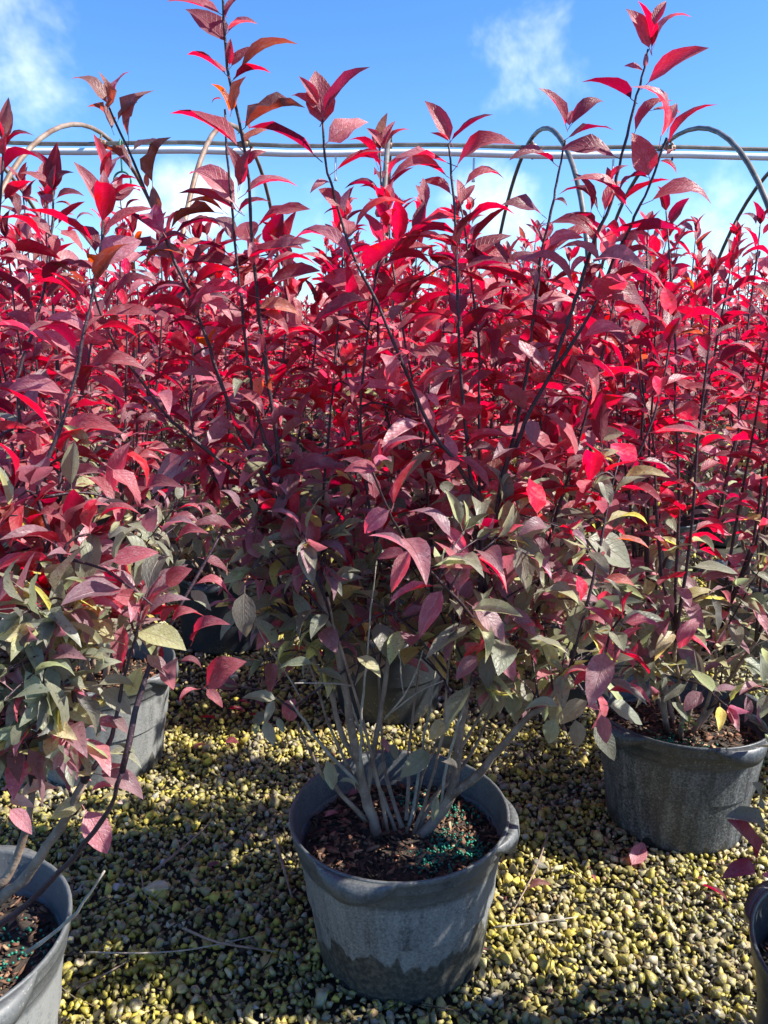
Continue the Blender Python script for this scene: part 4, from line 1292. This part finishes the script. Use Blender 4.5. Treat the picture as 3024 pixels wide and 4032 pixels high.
for (x, y, H, ns, spd, seed, gr, stn, dust_shade, lab) in NEAR:
    root = empty('potted_shrub', (x, y, 0))
    tag(root, lab, 'potted shrub', G)
    rr = random.Random(seed)
    rz = R(-68) if seed == 11 else rr.uniform(0, 6.28)
    make_pot(root, rz, stn, dust_shade, CHIPS[seed % 2], tilt=rr.gauss(0, 0.01))
    if seed == 11:
        soil = [o for o in root.children if o.name.startswith('soil')][0]
        ob('fertilizer_pellets', pellets_mesh(12, 420, [(0.05, -0.13, 0.03), (0.0, -0.10, 0.025), (0.10, -0.12, 0.025), (0.08, -0.08, 0.02)]), soil, kind='stuff').rotation_euler = (0, 0, R(30))
    pl = Plant(root, seed)
    ok = None
    lean = (0, 0)
    if seed == 16:   # this one leans out of the row
        lean = (0.22, -0.05)
        def ok(p, root=root):
            s = in_view(p + root.location)
            return s is None or s[0] > 2950
    grow(pl, H, ns, spd, 0.082, gr, 0.92, 0.8 if seed == 16 else 1.05, ok, lean)
    if seed == 16:
        for (b, t, c) in (((2985, 3170), (2960, 3080), 'k'), ((3010, 3240), (2855, 3215), 'k'), ((2978, 3385), (2860, 3225), 'd'), ((2970, 3405), (2840, 3460), 'd'), ((3000, 3440), (3060, 3470), 'p')):
            b3, t3 = at(b[0], b[1], 0.95) - root.location, at(t[0], t[1], 0.93) - root.location
            pl.leaf(b3, t3, Vector((0, -0.6, 1)), 'broad', jitter(COLS[c], rr))
    pl.leaves.sort(key=lambda q: q[0].translation.y - 0.6 * q[0].translation.z)
    print('near', seed, len(pl.leaves), len(pl.stems))
    pl.build(False, 298)

# ------------------------------------------------------------------ the block of shrubs further back
proto = []
for k in range(7):
    root = empty('potted_shrub', (0, 0, 0))
    make_pot(root, k * 1.1, 0.01, 0.4, CHIPS_FAR, sub=False)
    pl = Plant(root, 300 + k)
    grow(pl, 1.46 + 0.03 * k, 7, 0.27, 0.085, 0.0, 0.92, 0.95)
    pl.build(True)
    proto.append(root)
taken = [(a[0], a[1]) for a in NEAR] + [(0.040, 1.400), (-0.685, 1.07)]
fr = random.Random(77)
spots = []
row = 0
y = 3.3
while y < 9.6:
    half = 0.52 * y + 0.55
    x = -half + (0.36 if row % 2 else 0.0)
    while x < half:
        px, py = x + fr.gauss(0, 0.05), y + fr.gauss(0, 0.06)
        if all(math.hypot(px - a, py - b) > 0.56 for a, b in taken):
            spots.append((px, py))
        x += 0.74
    y += 0.74
    row += 1
spots = [q for q in spots if -330 < in_view(Vector((q[0], q[1], 1.3)))[0] < 3354]


def copy_tree(o, parent=None):
    c = o.copy()
    C.objects.link(c)
    if parent is not None:
        c.parent = parent
    for ch in list(o.children):
        copy_tree(ch, c)
    return c


COLUMNS = ('cut by the left edge', 'at the left edge', 'below the leftmost hoop', 'below the second hoop', 'straight behind the middle shrub', 'right of the middle shrub', 'below the third hoop', 'at the right edge', 'cut by the right edge')
LABS = ('red-leaved shrub in the dense rows right behind the front shrubs', 'red-leaved shrub in the middle of the dense block, only its top showing',
        'distant red-leaved shrub in the last rows under the hoop frame')
used = set()
for i, (px, py) in enumerate(spots):
    k = fr.randrange(len(proto))
    src = proto[k]
    o = src if k not in used else copy_tree(src)
    used.add(k)
    o.location = (px, py, 0)
    o.rotation_euler = (0, 0, fr.uniform(0, 6.28))
    s = fr.uniform(0.88, 1.09)
    o.scale = (s, s, s)
    if py < 4.1:
        u = in_view(Vector((px, py, 1.4)))[0]
        o_lab = 'red-leaved shrub in the %s row behind the front shrubs, %s' % ('fourth' if py < 3.7 else 'fifth', COLUMNS[max(0, min(8, int(u / 3024 * 7 + 1)))])
        tag(o, o_lab, 'potted shrub', 'shrubs massed behind the front rows')
        continue
    tag(o, LABS[0 if py < 4.1 else 1 if py < 6.6 else 2], 'potted shrub',
        ('shrubs massed behind the front rows', 'shrubs in the middle of the block', 'shrubs in the last rows')[0 if py < 4.1 else 1 if py < 6.6 else 2])
for k, p in enumerate(proto):
    if k not in used:
        for ch in list(p.children_recursive):
            bpy.data.objects.remove(ch)
        bpy.data.objects.remove(p)


# ------------------------------------------------------------------ small things lying about
def fallen_leaf(u, v, u2, v2, y_hint, col, lab, on=0.012, kind='flat', grp='fallen leaves on the gravel'):
    def hit(a, b, z):
        d = cam_dir(a, b)
        return CAM + d * ((z - CAM.z) / d.z)
    b, t = hit(u, v, on + 0.004), hit(u2, v2, on + 0.010)
    o = bpy.data.objects.new('fallen_leaf', LEAF_MESH[rnd.choice(LEAF_KIND[kind])])
    C.objects.link(o)
    o.matrix_world = leaf_matrix(b, t, Vector((rnd.gauss(0, 0.4), rnd.gauss(0, 0.4), 1)), 1.0)
    c = COLS[col]
    o.color = (c[0], c[1], c[2], 1)
    tag(o, lab, 'fallen leaf', grp)


fallen_leaf(2488, 3405, 2540, 3318, 0, 'p', 'pink folded fallen leaf on gravel just in front of the right pot', kind='flat')
fallen_leaf(2765, 3485, 2868, 3545, 0, 'd', 'narrow crimson fallen leaf on gravel at lower right', kind='flat')
fallen_leaf(815, 3415, 865, 3395, 0, 'd', 'small crimson fallen leaf on dark gravel left of the middle pot', kind='hang')
fallen_leaf(760, 2945, 812, 2930, 0, 'o', 'orange fallen leaf on the sunny gravel right of the grey left pot', kind='hang')
fallen_leaf(2330, 3445, 2345, 3465, 0, 'p', 'tiny pink leaf fragment on bright gravel right of the middle pot')
fallen_leaf(2080, 3500, 2170, 3480, 0, 'b', 'crumpled brown dead leaf on gravel beside the middle pot', kind='curl')
fallen_leaf(890, 2915, 940, 2925, 0, 'r', 'red fallen leaf beside the shadow of the middle shrub', kind='hang')
for k, (u, v) in enumerate(((900, 2790), (985, 2815), (850, 2830), (1010, 2760), (930, 2760))):
    a = rnd.uniform(0, 6.28)
    fallen_leaf(u, v, u + 70 * math.cos(a), v + 25 * math.sin(a), 0, 'rd'[k % 2], 'dark red fallen leaf in the shaded litter behind the middle shrub', kind='hang', grp='fallen leaves in the shaded litter')


def leaf_in_pot(u, v, u2, v2, y, col, lab):
    b, t = at(u, v, y), at(u2, v2, y - 0.01)
    o = bpy.data.objects.new('fallen_leaf', LEAF_MESH[rnd.choice(LEAF_KIND['hang'])])
    C.objects.link(o)
    o.matrix_world = leaf_matrix(b, t, Vector((0.1, -0.3, 1)))
    c = COLS[col]
    o.color = (c[0], c[1], c[2], 1)
    tag(o, lab, 'fallen leaf', 'dead leaves on the potting soil')


leaf_in_pot(1278, 3213, 1335, 3200, 1.385, 'r', 'small pink dead leaf on the soil at left in the middle pot')
leaf_in_pot(1370, 3132, 1440, 3118, 1.46, 'd', 'crimson dead leaf behind the left stem on the soil of the middle pot')


def twig_on_ground(uvs, r0, lab, mat, lift=0.016):
    pts = []
    for (u, v) in uvs:
        d = cam_dir(u, v)
        pts.append(CAM + d * ((lift - CAM.z) / d.z) + Vector((0, 0, rnd.uniform(0, 0.006))))
    p = smooth_path(pts, 3)
    o0 = p[0].copy()
    p = [q - o0 for q in p]
    vs, fs = tube(p, [r0 * (1 - 0.5 * i / len(p)) for i in range(len(p))], 6)
    o = ob('twig', mesh_from('twig', vs, fs, mat))
    o.location = o0
    tag(o, lab, 'twig', 'twigs on the gravel')


twig_on_ground([(2165, 3262), (2120, 3400), (2060, 3520), (2010, 3610)], 0.0022, 'brown stalk lying on bright gravel right of the middle pot', M_BARK)
twig_on_ground([(1945, 3655), (2080, 3640), (2275, 3618)], 0.0020, 'pale straight straw pointing away from the right side of the middle pot', M_TWIG)
twig_on_ground([(1080, 3300), (1120, 3430), (1150, 3540)], 0.0042, 'thick dark twig standing out left of the middle pot', M_BARK)
twig_on_ground([(340, 3755), (560, 3762), (760, 3745), (1000, 3690)], 0.0020, 'long pale straw across the dark gravel at lower left', M_TWIG)
twig_on_ground([(555, 3440), (575, 3530), (655, 3600)], 0.0015, 'thin curved brown stalk beside the big pale stone', M_BARK)
twig_on_ground([(600, 3440), (720, 3340), (820, 3250)], 0.0036, 'dark crooked twig running up from the big pale stone', M_BARK)
twig_on_ground([(300, 3890), (400, 3850), (510, 3790)], 0.0022, 'dark short twig on sunny gravel beside the left corner pot', M_BARK)
twig_on_ground([(720, 3660), (860, 3720), (1090, 3750)], 0.0030, 'dark branching twig in the shade left of the middle pot foot', M_BARK)


def big_stone():
    d = cam_dir(615, 3495)
    p = CAM + d * ((0.014 - CAM.z) / d.z)
    r = random.Random(2)
    v, f = stone_proto(r, 13, True)
    v = v * np.array([0.030, 0.026, 0.016])
    me = mesh_from('stone', v.tolist(), f.tolist(), M_STONE, False, tint=np.tile(np.array([0.50, 0.45, 0.29, 1.0], np.float32), (len(v), 1)))
    o = ob('stone', me)
    o.location = p
    tag(o, 'biggest pale stone lying on the dark gravel at lower left', 'stone')


big_stone()


def seedling(u, v, n, lab, y):
    base = at(u, v, y)
    root = empty('seedling', base)
    tag(root, lab, 'seedling')
    r = random.Random(int(u))
    for k in range(n):
        a = r.uniform(0, 6.28)
        b = Vector((math.cos(a) * r.uniform(0, 0.022), math.sin(a) * r.uniform(0, 0.022), r.uniform(0.004, 0.022)))
        t = b + Vector((math.cos(a), math.sin(a), r.uniform(-0.2, 0.4))).normalized() * r.uniform(0.008, 0.014)
        o = bpy.data.objects.new('leaf', WEED_LEAF)
        C.objects.link(o)
        o.parent = root
        o.matrix_local = leaf_matrix(b, t, Vector((0, 0, 1)), 1.4)
    vs, fs = tube([Vector((0, 0, -0.01)), Vector((0.002, 0, 0.006)), Vector((0, 0.002, 0.018))], [0.0012, 0.001, 0.0008], 5)
    ob('stem', mesh_from('stem', vs, fs, M_WEED), root)


_v, _f, _u = leaf_geo(0.05, 0.15, 0, 0.02, 0.34, nu=4, cross=(-1, 0, 1), petiole=False)
WEED_LEAF = mesh_from('weed_leaf', _v, _f, M_WEED, True, _u)
seedling(2700, 2868, 14, 'bright green weed seedling on the soil of the large right pot', 1.75)


def litter():
    """Thin stalks, rootlets and dark crumbs lying in the gravel."""
    r = random.Random(63)
    vs, fs, tn = [], [], []
    for k in range(150):
        y = r.uniform(0.72, 2.4)
        x = r.uniform(-0.55, 0.55) * y
        L = r.uniform(0.03, 0.16)
        a = r.uniform(0, 6.28)
        pts = [Vector((x, y, 0.011))]
        for i in range(3):
            a += r.gauss(0, 0.35)
            pts.append(pts[-1] + Vector((math.cos(a), math.sin(a), 0)) * L / 3 + Vector((0, 0, r.gauss(0, 0.003))))
        n0 = len(vs)
        w0 = r.uniform(0.0006, 0.0016)
        tube(pts, [w0, w0, w0 * 0.8, w0 * 0.5], 4, vs, fs)
        c = r.choice(((0.05, 0.035, 0.025), (0.10, 0.07, 0.05), (0.02, 0.016, 0.013), (0.26, 0.21, 0.14)))
        tn += [(c[0], c[1], c[2], 1.0)] * (len(vs) - n0)
    for k in range(420):
        y = r.uniform(0.72, 2.4)
        x = r.uniform(-0.55, 0.55) * y
        n0 = len(vs)
        q = r.uniform(0.003, 0.008)
        m = Matrix.Rotation(r.uniform(0, 6.28), 3, 'Z') @ Matrix.Rotation(r.gauss(0, 0.5), 3, 'X')
        for p in ((-1, -0.4, 0), (0.2, -0.6, 0.2), (1, 0.1, 0), (0.1, 0.6, 0.15), (0, 0, -0.3)):
            vs.append(m @ (Vector(p) * q) + Vector((x, y, r.uniform(0.006, 0.014))))
        fs += [(n0, n0 + 1, n0 + 2, n0 + 3), (n0 + 1, n0, n0 + 4), (n0 + 2, n0 + 1, n0 + 4), (n0 + 3, n0 + 2, n0 + 4), (n0, n0 + 3, n0 + 4)]
        c = r.choice(((0.05, 0.03, 0.02), (0.11, 0.05, 0.035), (0.02, 0.016, 0.013), (0.13, 0.03, 0.03)))
        tn += [(c[0], c[1], c[2], 1.0)] * (len(vs) - n0)
    o = ob('plant_litter', mesh_from('plant_litter', vs, fs, M_CHIP, False, tint=tn), kind='stuff')
    tag(o, 'brown stalks and leaf crumbs scattered over the gravel', 'litter')


litter()
